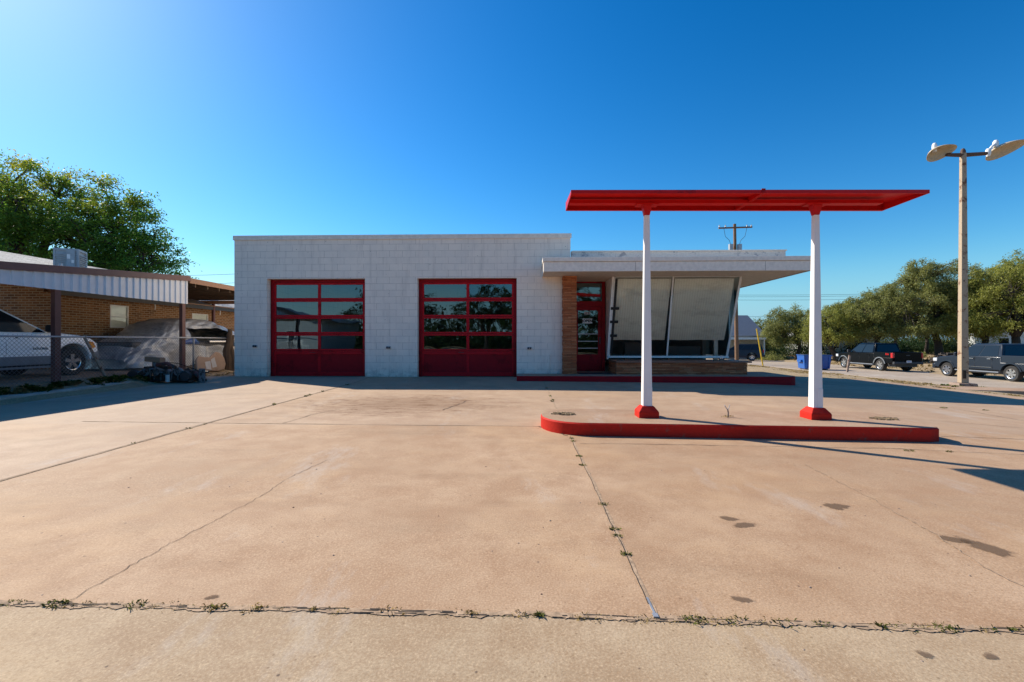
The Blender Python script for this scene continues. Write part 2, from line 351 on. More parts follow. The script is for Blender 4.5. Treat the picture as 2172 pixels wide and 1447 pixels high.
# ---------------------------------------------------------------- mesh builder
def prop(o, label=None, cat=None, group=None, kind=None):
    if label: o['label'] = label
    if cat: o['category'] = cat
    if group: o['group'] = group
    if kind: o['kind'] = kind
    return o
def thing(name, label, cat, loc=(0, 0, 0), rz=0, group=None):
    o = bpy.data.objects.new(name, None); COL.objects.link(o); o.location = loc; o.rotation_euler = (0, 0, rz)
    o.empty_display_size = .2
    return prop(o, label, cat, group)
def woff(p):
    v = Vector((0, 0, 0))
    while p: v += p.location; p = p.parent
    return v
class MB:
    def __init__(s): s.v = []; s.f = []; s.mi = []; s.cur = 0
    def add(s, vs, fs):
        b = len(s.v); s.v += [tuple(v) for v in vs]; s.f += [tuple(i+b for i in f) for f in fs]; s.mi += [s.cur]*len(fs); return s
    def box(s, x0, y0, z0, x1, y1, z1):
        x0, x1 = min(x0, x1), max(x0, x1); y0, y1 = min(y0, y1), max(y0, y1); z0, z1 = min(z0, z1), max(z0, z1)
        return s.add([(x0,y0,z0),(x1,y0,z0),(x1,y1,z0),(x0,y1,z0),(x0,y0,z1),(x1,y0,z1),(x1,y1,z1),(x0,y1,z1)],
              [(0,3,2,1),(4,5,6,7),(0,1,5,4),(1,2,6,5),(2,3,7,6),(3,0,4,7)])
    def frustum(s, c, a, b, z0, z1, rz=0):   # square section half sizes a (bottom) b (top)
        vs = []
        for h, z in ((a, z0), (b, z1)):
            for sx, sy in ((-1,-1),(1,-1),(1,1),(-1,1)):
                x, y = sx*h, sy*h; vs.append((c[0]+x*math.cos(rz)-y*math.sin(rz), c[1]+x*math.sin(rz)+y*math.cos(rz), z))
        return s.add(vs, [(0,3,2,1),(4,5,6,7),(0,1,5,4),(1,2,6,5),(2,3,7,6),(3,0,4,7)])
    def obox(s, c, size, M):
        hx, hy, hz = size[0]/2, size[1]/2, size[2]/2
        vs = [Vector(c) + M @ Vector((a*hx, b*hy, d*hz)) for d in (-1, 1) for a, b in ((-1,-1),(1,-1),(1,1),(-1,1))]
        return s.add(vs, [(0,3,2,1),(4,5,6,7),(0,1,5,4),(1,2,6,5),(2,3,7,6),(3,0,4,7)])
    def tube(s, pts, rs, n=8, cap=True):
        pts = [Vector(p) for p in pts]
        if not hasattr(rs, '__len__'): rs = [rs]*len(pts)
        vs = []; fs = []; up = None
        for i, p in enumerate(pts):
            d = (pts[min(i+1, len(pts)-1)] - pts[max(i-1, 0)])
            d = d.normalized() if d.length > 1e-9 else Vector((0, 0, 1))
            if up is None: up = d.orthogonal().normalized()
            a = (up - d*up.dot(d)); a = a.normalized() if a.length > 1e-6 else d.orthogonal().normalized(); up = a; b = d.cross(a)
            for k in range(n):
                th = 2*math.pi*k/n; vs.append(p + (a*math.cos(th) + b*math.sin(th))*rs[i])
        for i in range(len(pts)-1):
            for k in range(n):
                k2 = (k+1) % n; fs.append((i*n+k, i*n+k2, (i+1)*n+k2, (i+1)*n+k))
        if cap: fs.append(tuple(range(n))[::-1]); fs.append(tuple(range((len(pts)-1)*n, len(pts)*n)))
        return s.add(vs, fs)
    def lathe(s, prof, origin, axis='z', n=24, M=None):
        """prof list of (r, h) along axis"""
        vs = []; fs = []
        for r, h in prof:
            for k in range(n):
                th = 2*math.pi*k/n; p = Vector((r*math.cos(th), r*math.sin(th), h))
                if axis == 'x': p = Vector((p.z, p.x, p.y))
                if axis == 'y': p = Vector((p.x, p.z, p.y))
                if M: p = M @ p
                vs.append(Vector(origin)+p)
        for i in range(len(prof)-1):
            for k in range(n):
                k2 = (k+1) % n; fs.append((i*n+k, i*n+k2, (i+1)*n+k2, (i+1)*n+k))
        return s.add(vs, fs)
    def prismx(s, poly, wf):
        """poly of (y, z); wf(y, z) half width"""
        n = len(poly)
        vs = [(-wf(y, z), y, z) for y, z in poly] + [(wf(y, z), y, z) for y, z in poly]
        fs = [tuple(range(n)), tuple(range(2*n-1, n-1, -1))] + [(i, i+n, (i+1) % n + n, (i+1) % n) for i in range(n)]
        return s.add(vs, fs)
    def poly(s, pts): return s.add(pts, [tuple(range(len(pts)))])
    def build(s, name, mat, parent=None, smooth=False, bevel=0, world=True, solid=0, seg=2):
        me = bpy.data.meshes.new(name); o = bpy.data.objects.new(name, me); COL.objects.link(o)
        off = woff(parent) if (parent and world) else Vector((0, 0, 0))
        if not parent and world == 'base' :
            a = np.array(s.v); off = Vector(((a[:,0].min()+a[:,0].max())/2, (a[:,1].min()+a[:,1].max())/2, a[:,2].min())); o.location = off
        me.from_pydata([(v[0]-off.x, v[1]-off.y, v[2]-off.z) for v in s.v], [], s.f)
        mats = mat if isinstance(mat, (list, tuple)) else [mat]
        for m in mats: me.materials.append(MAT[m] if isinstance(m, str) else m)
        if len(mats) > 1: me.polygons.foreach_set('material_index', s.mi)
        if smooth:
            me.polygons.foreach_set('use_smooth', [True]*len(me.polygons))
            if smooth != 'all': me.set_sharp_from_angle(angle=R(35))
        import bmesh
        bm = bmesh.new(); bm.from_mesh(me); bmesh.ops.recalc_face_normals(bm, faces=bm.faces)
        if smooth != 'sheet': bm.to_mesh(me)
        bm.free(); me.update()
        if solid:
            md = o.modifiers.new('solid', 'SOLIDIFY'); md.thickness = solid; md.offset = 0
        if bevel:
            md = o.modifiers.new('bevel', 'BEVEL'); md.width = bevel; md.segments = seg; md.limit_method = 'ANGLE'; md.angle_limit = R(32)
        if parent: o.parent = parent
        return o
def part(name, mat, parent, fn, **kw):
    m = MB(); fn(m); return m.build(name, mat, parent, **kw)
def text_mesh(s, size, name, mat, parent, M, depth=.002, bold=0.):
    """letters as a mesh lying in the local XY plane of matrix M"""
    cu = bpy.data.curves.new('lettering', 'FONT'); cu.body = s; cu.size = size; cu.align_x = 'CENTER'; cu.align_y = 'CENTER'
    cu.extrude = depth/2; cu.offset = bold
    tmp = bpy.data.objects.new('lettering', cu); COL.objects.link(tmp)
    dg = bpy.context.evaluated_depsgraph_get(); me = bpy.data.meshes.new_from_object(tmp.evaluated_get(dg))
    bpy.data.objects.remove(tmp); me.transform(M); me.materials.clear(); me.materials.append(MAT[mat])
    o = bpy.data.objects.new(name, me); COL.objects.link(o); o.parent = parent; return o

# ================================================================= GROUND
def sheet(name, xs, ys, mat, dz=0., skirt=0., zf=None, noise=0.):
    m = MB(); zf = zf or gz
    vs = [(x, y, zf(x, y)+dz+(rnd.uniform(-1, 1)*noise if noise else 0)) for y in ys for x in xs]; nx = len(xs); ny = len(ys)
    fs = [(j*nx+i, j*nx+i+1, (j+1)*nx+i+1, (j+1)*nx+i) for j in range(ny-1) for i in range(nx-1)]
    m.add(vs, fs)
    if skirt:
        ring = [i for i in range(nx)] + [j*nx+nx-1 for j in range(1, ny)] + [(ny-1)*nx+i for i in range(nx-2, -1, -1)] + [j*nx for j in range(ny-2, 0, -1)]
        b = len(m.v); m.v += [(vs[i][0], vs[i][1], vs[i][2]-skirt) for i in ring]
        for k in range(len(ring)):
            k2 = (k+1) % len(ring); m.f.append((ring[k], b+k, b+k2, ring[k2])); m.mi.append(0)
    o = m.build(name, mat, smooth=True); prop(o, kind='structure'); return o
def span(a, b, st): 
    n = max(1, round((b-a)/st)); return [a+(b-a)*i/n for i in range(n+1)]
far = [-3000, -1200, -500, -250, -140, -90]
gx = far + span(-60, 60, 1.5) + [-v for v in far[::-1]]
gy = far + span(-60, 75, 2.5) + [100, 150, 300, 700, 1500, 3000]
def dirtz(x, y):
    z = gz(x, y) - .045
    if -9.2 < x < 8.2 and 13.8 < y < 26: z -= .1
    if 12.9 < x < 19.3 and -30 < y < 70: z += .03*math.sin(x*2.1+y*.7) + .02*math.sin(y*1.9)
    if x > 26: z += .12*math.sin(x*.45+y*.3) + .06*math.sin(y*1.1)
    return z
sheet('ground', gx, gy, 'dirt', zf=dirtz)
sheet('concrete_lot', span(-10.05, 12.8, .55)[:-1]+[12.8], [2.096] + span(2.6, 12.1, .7) + [12.5, 13.0, 13.5, 13.94], 'concrete', skirt=.05)
sheet('side_drive', span(8.2, 12.8, .6), span(13.944, 17.5, .6), 'walk', skirt=.04)
sheet('sidewalk', span(-22, 17, 1.0), span(-3.2, 2.13, .6), 'sidewalk', dz=-.002, skirt=.1)
sheet('street', span(-70, 19.5, 3), span(-13, -3.3, 1.5), 'road', dz=-.02)  # street behind the camera, pale concrete chosen to bounce light onto the shaded wall
sheet('side_road', span(19.5, 27, .75), span(-40, 110, 3), 'road', dz=.0, skirt=.03)

def ribbon(m, pts, w, dz=.004, step=.06, jit=.3, wn=.5, seed=1):
    r = random.Random(seed); P = []
    for a, b in zip(pts[:-1], pts[1:]):
        L = math.hypot(b[0]-a[0], b[1]-a[1]); n = max(1, int(L/step))
        for i in range(n): P.append((a[0]+(b[0]-a[0])*i/n, a[1]+(b[1]-a[1])*i/n))
    P.append(pts[-1]); vs = []; off = 0; wa = wb_ = 0
    for i, p in enumerate(P):
        q = P[min(i+1, len(P)-1)]; o = P[max(i-1, 0)]; dx, dy = q[0]-o[0], q[1]-o[1]; L = math.hypot(dx, dy) or 1
        nx, ny = -dy/L, dx/L; off = off*.8 + r.uniform(-1, 1)*jit*w*.5
        wa = wa*.75+r.uniform(-wn, wn)*.45; wb_ = wb_*.75+r.uniform(-wn, wn)*.45; a = w*max(.12, .5+wa*.6); b = w*max(.12, .5+wb_*.6)
        for s in (off-a, off+b):
            x, y = p[0]+nx*s, p[1]+ny*s; vs.append((x, y, gz(x, y)+dz))
    m.add(vs, [(2*i, 2*i+1, 2*i+3, 2*i+2) for i in range(len(P)-1)])
m = MB()
ribbon(m, [(.6, 2.12), (.585, 5.9)], .024, dz=.002, seed=2); ribbon(m, [(.56, 7.2), (.51, 12.8)], .025, seed=3)
ribbon(m, [(-4.62, 2.14), (-4.7, 6.4), (-4.74, 13.9)], .028, seed=4)
ribbon(m, [(-6.7, 6.68), (-3.5, 6.58), (.3, 6.5)], .018, seed=5, wn=.9); ribbon(m, [(5.5, 6.2), (9, 6.0), (12.6, 5.9)], .018, seed=6)
prop(m.build('paving_joints', 'sand', smooth='sheet'), kind='structure')
m = MB(); ribbon(m, [(-6, 2.15), (-2.5, 2.115), (0, 2.095), (2.3, 2.07), (8, 2.0)], .036, dz=.0015, wn=.6, seed=7, step=.012)
prop(m.build('sidewalk_joint', 'sand', smooth='sheet'), kind='structure')
m = MB()
ribbon(m, [(.588, 2.2), (.573, 5.9)], .005, dz=.0035, jit=1.6, seed=12); ribbon(m, [(-4.63, 2.14), (-4.71, 6.4), (-4.75, 13.9)], .009, dz=.009, jit=.8, seed=13)
for q in range(110):
    xa = rnd.uniform(-3.2, 3.0); xb = xa+rnd.uniform(.02, .13); off = rnd.uniform(-.016, .016)
    ribbon(m, [(xa, float(np.interp(xa, [-6, -2.5, 0, 2.3, 8], [2.15, 2.115, 2.095, 2.07, 2.0]))+off), (xb, float(np.interp(xb, [-6, -2.5, 0, 2.3, 8], [2.15, 2.115, 2.095, 2.07, 2.0]))+off)], rnd.uniform(.002, .006), dz=.003, wn=.9, seed=100+q, step=.012)
cr = [(-2.2, 2.13), (-2.19, 2.33), (-2.2, 2.69), (-2.16, 3.12), (-2.12, 3.38), (-2.12, 3.91), (-2.12, 4.26), (-2.03, 4.67)]
ribbon(m, cr, .0035, dz=.003, jit=7, wn=.9, seed=15, step=.03)
ribbon(m, [(.65, 5.48), (1.62, 5.51), (2.5, 5.5), (3.26, 5.48), (4.33, 5.45), (5.9, 5.2)], .009, dz=.005, jit=2.5, wn=.9, seed=16)
ribbon(m, [(8.29, 7.82), (8.42, 9.43), (7.42, 9.97)], .012, dz=.005, jit=2, seed=18)
ribbon(m, [(-3.58, 6.61), (-3.5, 7.33), (-3.28, 7.92)], .01, dz=.005, jit=2, seed=19); ribbon(m, [(-1.43, 7.87), (-1.17, 9.04)], .012, dz=.005, jit=2, seed=20)
ribbon(m, [(-9.6, 8.6), (-8.2, 8.9), (-7.4, 9.7), (-5.6, 10.1)], .012, dz=.005, jit=2, seed=21)
ribbon(m, [(1.4, 12.8), (3, 11.2), (6, 10.4)], .012, dz=.005, jit=2, seed=23)
ribbon(m, [(.55, 5.9), (.2, 6.5)], .015, dz=.005, jit=2, seed=24)
prop(m.build('pavement_cracks', 'dark', smooth='sheet'), kind='structure')
m = MB()
ribbon(m, [(2.84, 4.72), (2.76, 3.71), (2.69, 3.06), (2.58, 2.61), (2.59, 2.44)], .006, dz=.005, jit=3.5, wn=.9, seed=17, step=.03)
ribbon(m, [(12.8, 4.9), (7, 7.3), (4.8, 8.1)], .016, dz=.005, jit=1, seed=22)
prop(m.build('sandy_cracks', 'sand', smooth='sheet'), kind='structure')
# oil stains
EDGE = []
def blob(m, x, y, a, b, rz, seed, n=40, dz=.003):
    a *= 1.5; b *= 1.5; EDGE.extend([1.]+[0.]*n)
    r = random.Random(seed); ph = [r.uniform(0, 6.28) for _ in range(5)]; pts = []
    for k in range(n):
        th = 2*math.pi*k/n; q = 1 + .16*math.sin(2*th+ph[0]) + .1*math.sin(3*th+ph[1]) + .07*math.sin(7*th+ph[2]) + r.uniform(-.05, .05)
        u, v = a*q*math.cos(th), b*q*math.sin(th)
        X, Y = x+u*math.cos(rz)-v*math.sin(rz), y+u*math.sin(rz)+v*math.cos(rz); pts.append((X, Y, gz(X, Y)+dz))
    c = (x, y, gz(x, y)+dz); m.add([c]+pts, [(0, k+1, (k+1) % n+1) for k in range(n)])
def stain_mat():
    t = NT('oil_soaked_concrete'); co = t.pos(); tr = t.n('BsdfTransparent'); d = t.n('BsdfDiffuse'); d.inputs[0].default_value = (.17, .115, .08, 1)
    mx = t.n('MixShader'); at = t.n('Attribute'); at.attribute_name = 'edge'; t.l(t.ramp(t.math('ADD', t.math('MULTIPLY', at.outputs['Fac'], 1.1), t.math('MULTIPLY', t.noise(co, 13, 9, .8), 1.0)), [(.80, (0,)*3), (1.05, (.3,)*3), (1.45, (.66,)*3)]), mx.inputs[0]); t.l(tr.outputs[0], mx.inputs[1]); t.l(d.outputs[0], mx.inputs[2]); t.l(mx.outputs[0], t.out.inputs[0]); return t.m
MAT['stain2'] = stain_mat()
m = MB()
for i, (x, y, a, b, rz) in enumerate([(1.44, 3.27, .06, .04, 0), (1.49, 3.16, .085, .045, .3), (2.37, 3.55, .085, .07, -.3), (2.84, 2.90, .15, .075, -1.0), (2.74, 3.0, .09, .05, -.8),
                                  (1.06, 2.26, .05, .028, -.3), (-1.54, 2.19, .035, .018, .2) , (1.88, 1.9, .03, .02, 0), (1.62, 1.9, .03, .02, 0)]):
    blob(m, x, y, a, b, rz, 50+i)
so_ = prop(m.build('oil_stains', 'stain2', smooth='sheet'), kind='structure')
so_.data.attributes.new('edge', 'FLOAT', 'POINT').data.foreach_set('value', EDGE)
ms = MB(); ms.box(.592, 2.125, gz(.6, 2.1)+.002, .602, 2.255, gz(.6, 2.2)+.005); ms.box(.585, 2.095, gz(.6, 2.1)+.002, .609, 2.124, gz(.6, 2.1)+.007)
prop(ms.build('metal_strip', 'galv', world='base'), 'thin grey metal strip sticking out of the centre joint where it meets the front joint', 'metal strip')
# pebbles on the slab
pe0 = MB(); pe0.lathe([(.0, 0), (.6, .1), (1, .45), (.85, .8), (.4, 1), (0, 1.02)], (0, 0, 0), n=7)
pm = pe0.build('pebble', 'black', smooth='all', world=False); pm.data.materials[0] = MAT['rust']
k = 0
for i in range(46):
    x = rnd.uniform(-3.6, 3.6); y = rnd.uniform(1.72, 4.6)
    o = pm if k == 0 else pm.copy()
    if k: COL.objects.link(o)
    s = rnd.uniform(.0035, .0075); o.location = (x, y, gz(x, y)-.002+(0 if y > 2.13 else -.004)); o.scale = (s, s*rnd.uniform(.7, 1.2), s*.9); o.rotation_euler = (0, 0, rnd.uniform(0, 6)); k += 1
    prop(o, 'small dark pebble lying loose on the bare concrete in the foreground', 'pebble', 'pebbles scattered on the concrete')

# ---- raised yard on the left with its kerb
def yz(x, y): return gz(x, y) + .13 + .10*cl((-10.2-x)/1.6, 0, 1)
m = MB()
kp = [(-10.05, 2.2), (-10.02, 7.4), (-10.05, 9.5), (-10.12, 11), (-10.3, 12.1), (-10.75, 12.7)]
kl = []
for a, b in zip(kp[:-1], kp[1:]):
    n = max(1, int(math.dist(a, b)/.3)); kl += [(a[0]+(b[0]-a[0])*i/n+rnd.uniform(-.01, .01), a[1]+(b[1]-a[1])*i/n) for i in range(n)]
kl.append(kp[-1]); vs = []
for i, (x, y) in enumerate(kl):
    z = gz(x, y); h = .13*cl((12.9-y)/1.5, .2, 1)+rnd.uniform(-.008, .008)
    vs += [(x, y, z-.05), (x-.02, y, z+h-.02), (x-.05, y, z+h), (x-.17, y, z+h), (x-.18, y, z-.02)]
m.add(vs, [(i*5+k, (i+1)*5+k, (i+1)*5+k+1, i*5+k+1) for i in range(len(kl)-1) for k in range(4)])
prop(m.build('kerb', 'kerb', smooth=True), kind='structure')
def yardz(x, y):
    z = yz(x, y) - .012
    lim = -10.16 if y < 11.5 else -10.16-.9*cl((y-11.5)/1.6, 0, 1)
    if x > lim: z = min(z, gz(x, y)-.03+.16*cl((lim+.0-x+.35)/.35, 0, 1))
    return z + .015*math.sin(x*7+y*3)
sheet('yard', span(-34, -12, 2)+span(-11.5, -9.1, .3), span(-2, 30, .4), 'dirt', zf=yardz)
m = MB(); x0, x1 = -16, -11.25
prop(sheet('carport_slab', span(-15.6, -11.3, .7), span(4, 14.2, 1), 'walk', zf=lambda x, y: yz(x, y)+.02, skirt=.06), kind='structure')

# ================================================================= SERVICE STATION
D = 13.95; L0, L1 = -9.09, 1.373; TOP = 4.50; FZ = .19
st = thing('service_station', 'white painted block service station with two red glass garage doors and a flat roofed office', 'service station', (-3.8, 18, .15))
O1 = (-8.06, -4.97); O2 = (-3.34, -.27); OT = 3.22
def f(m):
    z0 = -.1; y0, y1 = D, D+.2
    for a, b in ((L0, O1[0]), (O1[1], O2[0]), (O2[1], L1)): m.box(a, y0, z0, b, y1, OT)
    m.box(L0, y0, OT, L1, y1, TOP)
    m.box(L0, y1, z0, L0+.2, 25, TOP); m.box(L1-.2, y1, z0, L1, 25, TOP); m.box(L0+.2, 24.8, z0, L1-.2, 25, TOP)
part('wall', 'block', st, f)
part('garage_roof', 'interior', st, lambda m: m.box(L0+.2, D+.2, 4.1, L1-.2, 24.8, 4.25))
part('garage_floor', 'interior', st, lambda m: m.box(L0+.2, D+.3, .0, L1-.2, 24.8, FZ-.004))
def f(m):
    m.box(L0-.03, D-.035, TOP+.002, L1+.03, D+.25, TOP+.065)
    m.box(L0-.03, D-.035, TOP-.075, L1+.03, D-.012, TOP+.002)
    m.box(L0-.03, D+.25, TOP+.002, L0+.22, 25, TOP+.065); m.box(L0-.03, D-.012, TOP-.075, L0-.004, 25, TOP+.002)
    m.box(L1-.22, D+.25, TOP+.002, L1+.03, 25, TOP+.065)
part('roof_coping', 'trim', st, f, bevel=.006)
def garage_door(a, b):
    Y = D+.24
    fr = part('door_frame', 'doorred', st, lambda m: [m.box(a+.003, Y-.01, FZ-.03, a+.1, Y+.06, OT-.1), m.box(b-.1, Y-.01, FZ-.03, b-.003, Y+.06, OT-.1), m.box(a+.003, Y-.01, OT-.1, b-.003, Y+.06, OT-.003)], bevel=.004)
    g = thing('garage_door', None, None, (0, 0, 0)); g.parent = st; g.location = Vector(((a+b)/2, Y, FZ)) - st.location
    xs0, xs1 = a+.1, b-.1; z0, z1 = FZ-.01, OT-.103; mid = (xs0+xs1)/2
    pan = [.78, 1.30+.03, 1.83+.03, 2.37+.02]
    rails = [(z0, z0+.13), (z0+.60, z0+.79)]
    h = z1-z0
    bands = [(z0+.79+i*(h-.79)/4, z0+.79+(i+1)*(h-.79)/4) for i in range(4)]
    def f(m):
        m.box(xs0, Y+.0, z0, xs1, Y+.05, z0+.12); m.box(xs0, Y, z0+.68, xs1, Y+.05, z0+.785)
        for i, (p, q) in enumerate(bands):
            m.box(xs0, Y, p+.005, xs1, Y+.05, p+.06); m.box(xs0, Y, q-.06, xs1, Y+.05, q-.003)
            for x, w in ((xs0, .055), (mid-.045, .09), (xs1-.055, .055)): m.box(x, Y+.003, p+.06, x+w, Y+.047, q-.06)
        for x, w in ((xs0, .055), (mid-.045, .09), (xs1-.055, .055)): m.box(x, Y+.003, z0+.12, x+w, Y+.047, z0+.68)
    part('sash', 'red', g, f, bevel=.003)
    part('lower_panel', 'doorred', g, lambda m: m.box(xs0+.055, Y+.018, z0+.12, xs1-.055, Y+.035, z0+.68))
    for p, q in bands:
        for u, v in ((xs0+.055, mid-.045), (mid+.045, xs1-.055)):
            mm = MB(); dy = rnd.uniform(-.012, .012); dz = rnd.uniform(-.008, .008)
            y = Y+.022; mm.poly([(u, y-dy*.3, p+.06), (v, y+dy*.3, p+.06), (v, y+dy*.3+dz*.4, q-.06), (u, y-dy*.3+dz*.4, q-.06)]); mm.build('window_pane', 'glass', g)
    part('handle', 'plasticdark', g, lambda m: [m.box(mid-.30, Y-.012, z0+.735, mid-.12, Y-.001, z0+.75)])
garage_door(*O1); garage_door(*O2)
# outlets on the piers
for x, z, c in ((-8.42, 1.06+.06, 0), (-4.23, 1.06+.02, 1), (.12, 1.06, 0)):
    bx = part('outlet_box', 'galv', st, lambda m: m.box(x-.065, D-.045, z-.04, x+.065, D-.001, z+.04), bevel=.006)
    part('socket_cover', 'plasticdark', st if False else bx, lambda m: [m.lathe([(0, 0), (.028, 0), (.028, -.02), (0, -.02)], (x+s*.034, D-.046, z), axis='y', n=12) for s in (-1, 1)])
part('conduit', 'trim', st, lambda m: m.tube([(.72, D-.015, .85), (.74, D-.015, .84), (.74, D-.015, .28)], .01, 6))

# ---- office
SO = 3.24; RX0, RX1, RY0 = .53, 7.87, 12.75; RB = 21
def f(m):
    m.box(RX0, RY0, SO, L1-.0-.0, D-.003, SO+.28)       # left of the garage corner
    m.box(L1, RY0, SO, RX1, RB, SO+.28)
part('office_roof', 'soffit', st, f)
def f(m):
    m.box(RX0-.02, RY0-.025, SO-.02, RX1+.02, RY0-.002, SO+.245); m.box(RX1+.002, RY0-.002, SO-.02, RX1+.025, RB, SO+.245)
    m.box(RX0-.025, RY0-.002, SO-.02, RX0-.002, D-.004, SO+.245)
part('fascia', 'trim', st, f, bevel=.004)
def f(m):
    m.box(RX0-.05, RY0-.055, SO+.255, RX1+.05, D-.004, SO+.375); m.box(L1+.003, D-.004, SO+.255, RX1+.05, RB, SO+.375)
part('drip_edge', 'trim', st, f, bevel=.01)
for x in (3.05, 6.6): part('fascia_seam', 'plasticdark', st, lambda m: m.box(x, RY0-.0275, SO-.015, x+.006, RY0-.0255, SO+.24))
part('parapet', 'oldtrim', st, lambda m: m.box(L1+.034, D+.002, SO+.376, RX1-.03, D+.25, 4.0), bevel=.01)
part('parapet_cap', 'trim', st, lambda m: m.box(L1+.034, D-.02, 4.002, RX1+.0, D+.28, 4.035))
# walls of the office
def f(m):
    m.box(1.62, D+1.2, 3.31, 2.66, D+1.35, SO) if False else None
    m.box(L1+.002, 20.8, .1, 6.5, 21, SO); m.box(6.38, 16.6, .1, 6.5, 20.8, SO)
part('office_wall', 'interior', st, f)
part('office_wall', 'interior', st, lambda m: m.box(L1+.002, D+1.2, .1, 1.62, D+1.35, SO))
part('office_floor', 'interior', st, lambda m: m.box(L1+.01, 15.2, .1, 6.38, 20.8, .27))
part('side_panel', 'whitepaint', st, lambda m: m.add([(x, y, z) for x in (2.64, 2.695) for y, z in ((D-.02, SO-.002), (D+1.1, SO-.002), (D+1.1, .69), (D+.93, .69))], [(0,1,2,3),(7,6,5,4),(0,4,5,1),(1,5,6,2),(2,6,7,3),(3,7,4,0)]))
# ledge stone pillar and planter
def stonewall(m, x0, y0, x1, y1, z0, z1, seed, h=.047):
    r = random.Random(seed); z = z0
    while z < z1-.01:
        q = min(z1, z+h*r.uniform(.7, 1.3)); e = r.uniform(0, .018); e2 = r.uniform(0, .018)
        m.box(x0-e2, y0-e, z, x1+r.uniform(0, .012), y1, q-.004); z = q
part('stone_pillar', 'stone', st, lambda m: stonewall(m, 1.13, 13.72, 1.53, D+1.19, .25, SO-.004, 4), bevel=.003)
pl = thing('stone_planter', None, None); pl.parent = st; pl.location = Vector((4.6, 14.2, .25)) - st.location
part('stone_wall', 'stone', pl, lambda m: stonewall(m, 2.72, 13.68, 6.56, D+.98, .2, .63, 5), bevel=.003)
part('planter_cap', 'stonecap', pl, lambda m: m.box(2.70, 13.62, .632, 6.68, D+.99, .68), bevel=.008)
# canted shop window
sw = thing('shop_window', None, None); sw.parent = st; sw.location = Vector((4.6, 14.4, .7)) - st.location
WX0, WX1 = 2.72, 6.50; YB, YT = 14.90, D+.0; ZB, ZT = .80, SO-.02
def cant(x, s, off=0):    # s 0 bottom..1 top
    return Vector((x, YB+(YT-YB)*s+off, ZB+(ZT-ZB)*s))
def f(m):
    for x, xt, w in ((WX0, WX0, .02), (4.58, 4.48, .024), (WX1, WX1, .032)):
        m.add([cant(x-w, 0, -.03), cant(x+w, 0, -.03), cant(x+w, 0, .012), cant(x-w, 0, .012), cant(xt-w, 1, -.03), cant(xt+w, 1, -.03), cant(xt+w, 1, .012), cant(xt-w, 1, .012)],
              [(0,3,2,1),(4,5,6,7),(0,1,5,4),(1,2,6,5),(2,3,7,6),(3,0,4,7)])
    m.box(WX0-.04, YB-.06, .735, WX1+.04, YB+.06, ZB-.001); m.box(WX0+.021, YT-.04, ZT, WX1-.033, YT+.04, SO-.003)
part('window_frame', 'whitepaint', sw, f, bevel=.004)
for a, b, at_, bt in ((WX0+.02, 4.556, WX0+.02, 4.456), (4.604, WX1-.032, 4.504, WX1-.032)):
    mm = MB(); mm.poly([cant(a, 0), cant(b, 0), cant(bt, 1), cant(at_, 1)]); mm.build('window_pane', 'shopglass', sw)
def blind(m, a, b, s0, ph):
    n = int((b-a)/.0375); vs = []
    for i in range(n+1):
        x = a+(b-a)*i/n; o = .07+(.0025 if i % 2 else -.0025); sag = .004*math.sin(i*.22+ph)
        for s in (s0+sag*.5, .35, .55, .75, .985): vs.append(cant(x, s, o+.02*math.sin(s*6+ph)*math.sin(i*.12+ph)))
    k = 5; m.add(vs, [(i*k+j, (i+1)*k+j, (i+1)*k+j+1, i*k+j+1) for i in range(n) for j in range(k-1)])
for a, b, ph in ((WX0+.08, 4.46, 0.), (4.57, WX1-.14, 1.7)):
    mm = MB(); blind(mm, a, b, .212, ph); mm.build('blind', 'blind', sw)
part('window_tape', 'black', sw, lambda m: [m.add([cant(WX0+.01, s0, -.037), cant(WX0+.09, s0, -.037), cant(WX0+.09, s1, -.037), cant(WX0+.01, s1, -.037)], [(0, 1, 2, 3)]) for s0, s1 in ((.03, .3), (.3, .98))]
     + [m.add([cant(WX0-.06, s, -.041), cant(WX0+.20, s, -.041), cant(WX0+.20, s+.035, -.041), cant(WX0-.06, s+.035, -.041)], [(0, 1, 2, 3)]) for s in (.25, .43, .60)])
part('side_glass', 'shopglass', sw, lambda m: m.poly([(6.5, YB, ZB), (6.5, 16.6, ZB), (6.5, 16.6, SO-.003), (6.5, YT+.04, SO-.003)]))
part('shelf_unit', 'plasticdark', sw, lambda m: m.box(3.4, 15.6, .27, 4.3, 15.9, 1.25)); part('counter', 'plasticdark', sw, lambda m: m.box(4.9, 15.8, .27, 6.0, 16.1, 1.1))
part('inner_post', 'whitepaint', sw, lambda m: m.box(6.18, 15.1, .27, 6.30, 15.2, SO-.01))
# entry door
ed = thing('entry_door', None, None); DY = D+1.15; ed.parent = st; ed.location = Vector((2.1, DY, .28)) - st.location
def f(m):
    m.box(1.53, DY-.03, .285, 1.63, DY+.04, 3.24); m.box(2.52, DY-.03, .285, 2.62, DY+.04, 3.24)
    m.box(1.63, DY-.03, 3.19, 2.52, DY+.04, 3.238); m.box(1.63, DY-.03, 2.43, 2.52, DY+.04, 2.59)
part('door_frame', 'doorred', ed, f, bevel=.004)
def f(m):
    m.box(1.635, DY-.01, .29, 1.73, DY+.035, 2.425); m.box(2.39, DY-.01, .29, 2.515, DY+.035, 2.425)
    m.box(1.73, DY-.01, 2.29, 2.39, DY+.035, 2.425); m.box(1.73, DY-.01, .29, 2.39, DY+.035, .84)
part('door_leaf', 'doorred', ed, f, bevel=.004)
part('glass_pane', 'glass', ed, lambda m: m.poly([(1.73, DY+.01, .84), (2.39, DY+.01, .84), (2.39, DY+.01, 2.29), (1.73, DY+.01, 2.29)]))
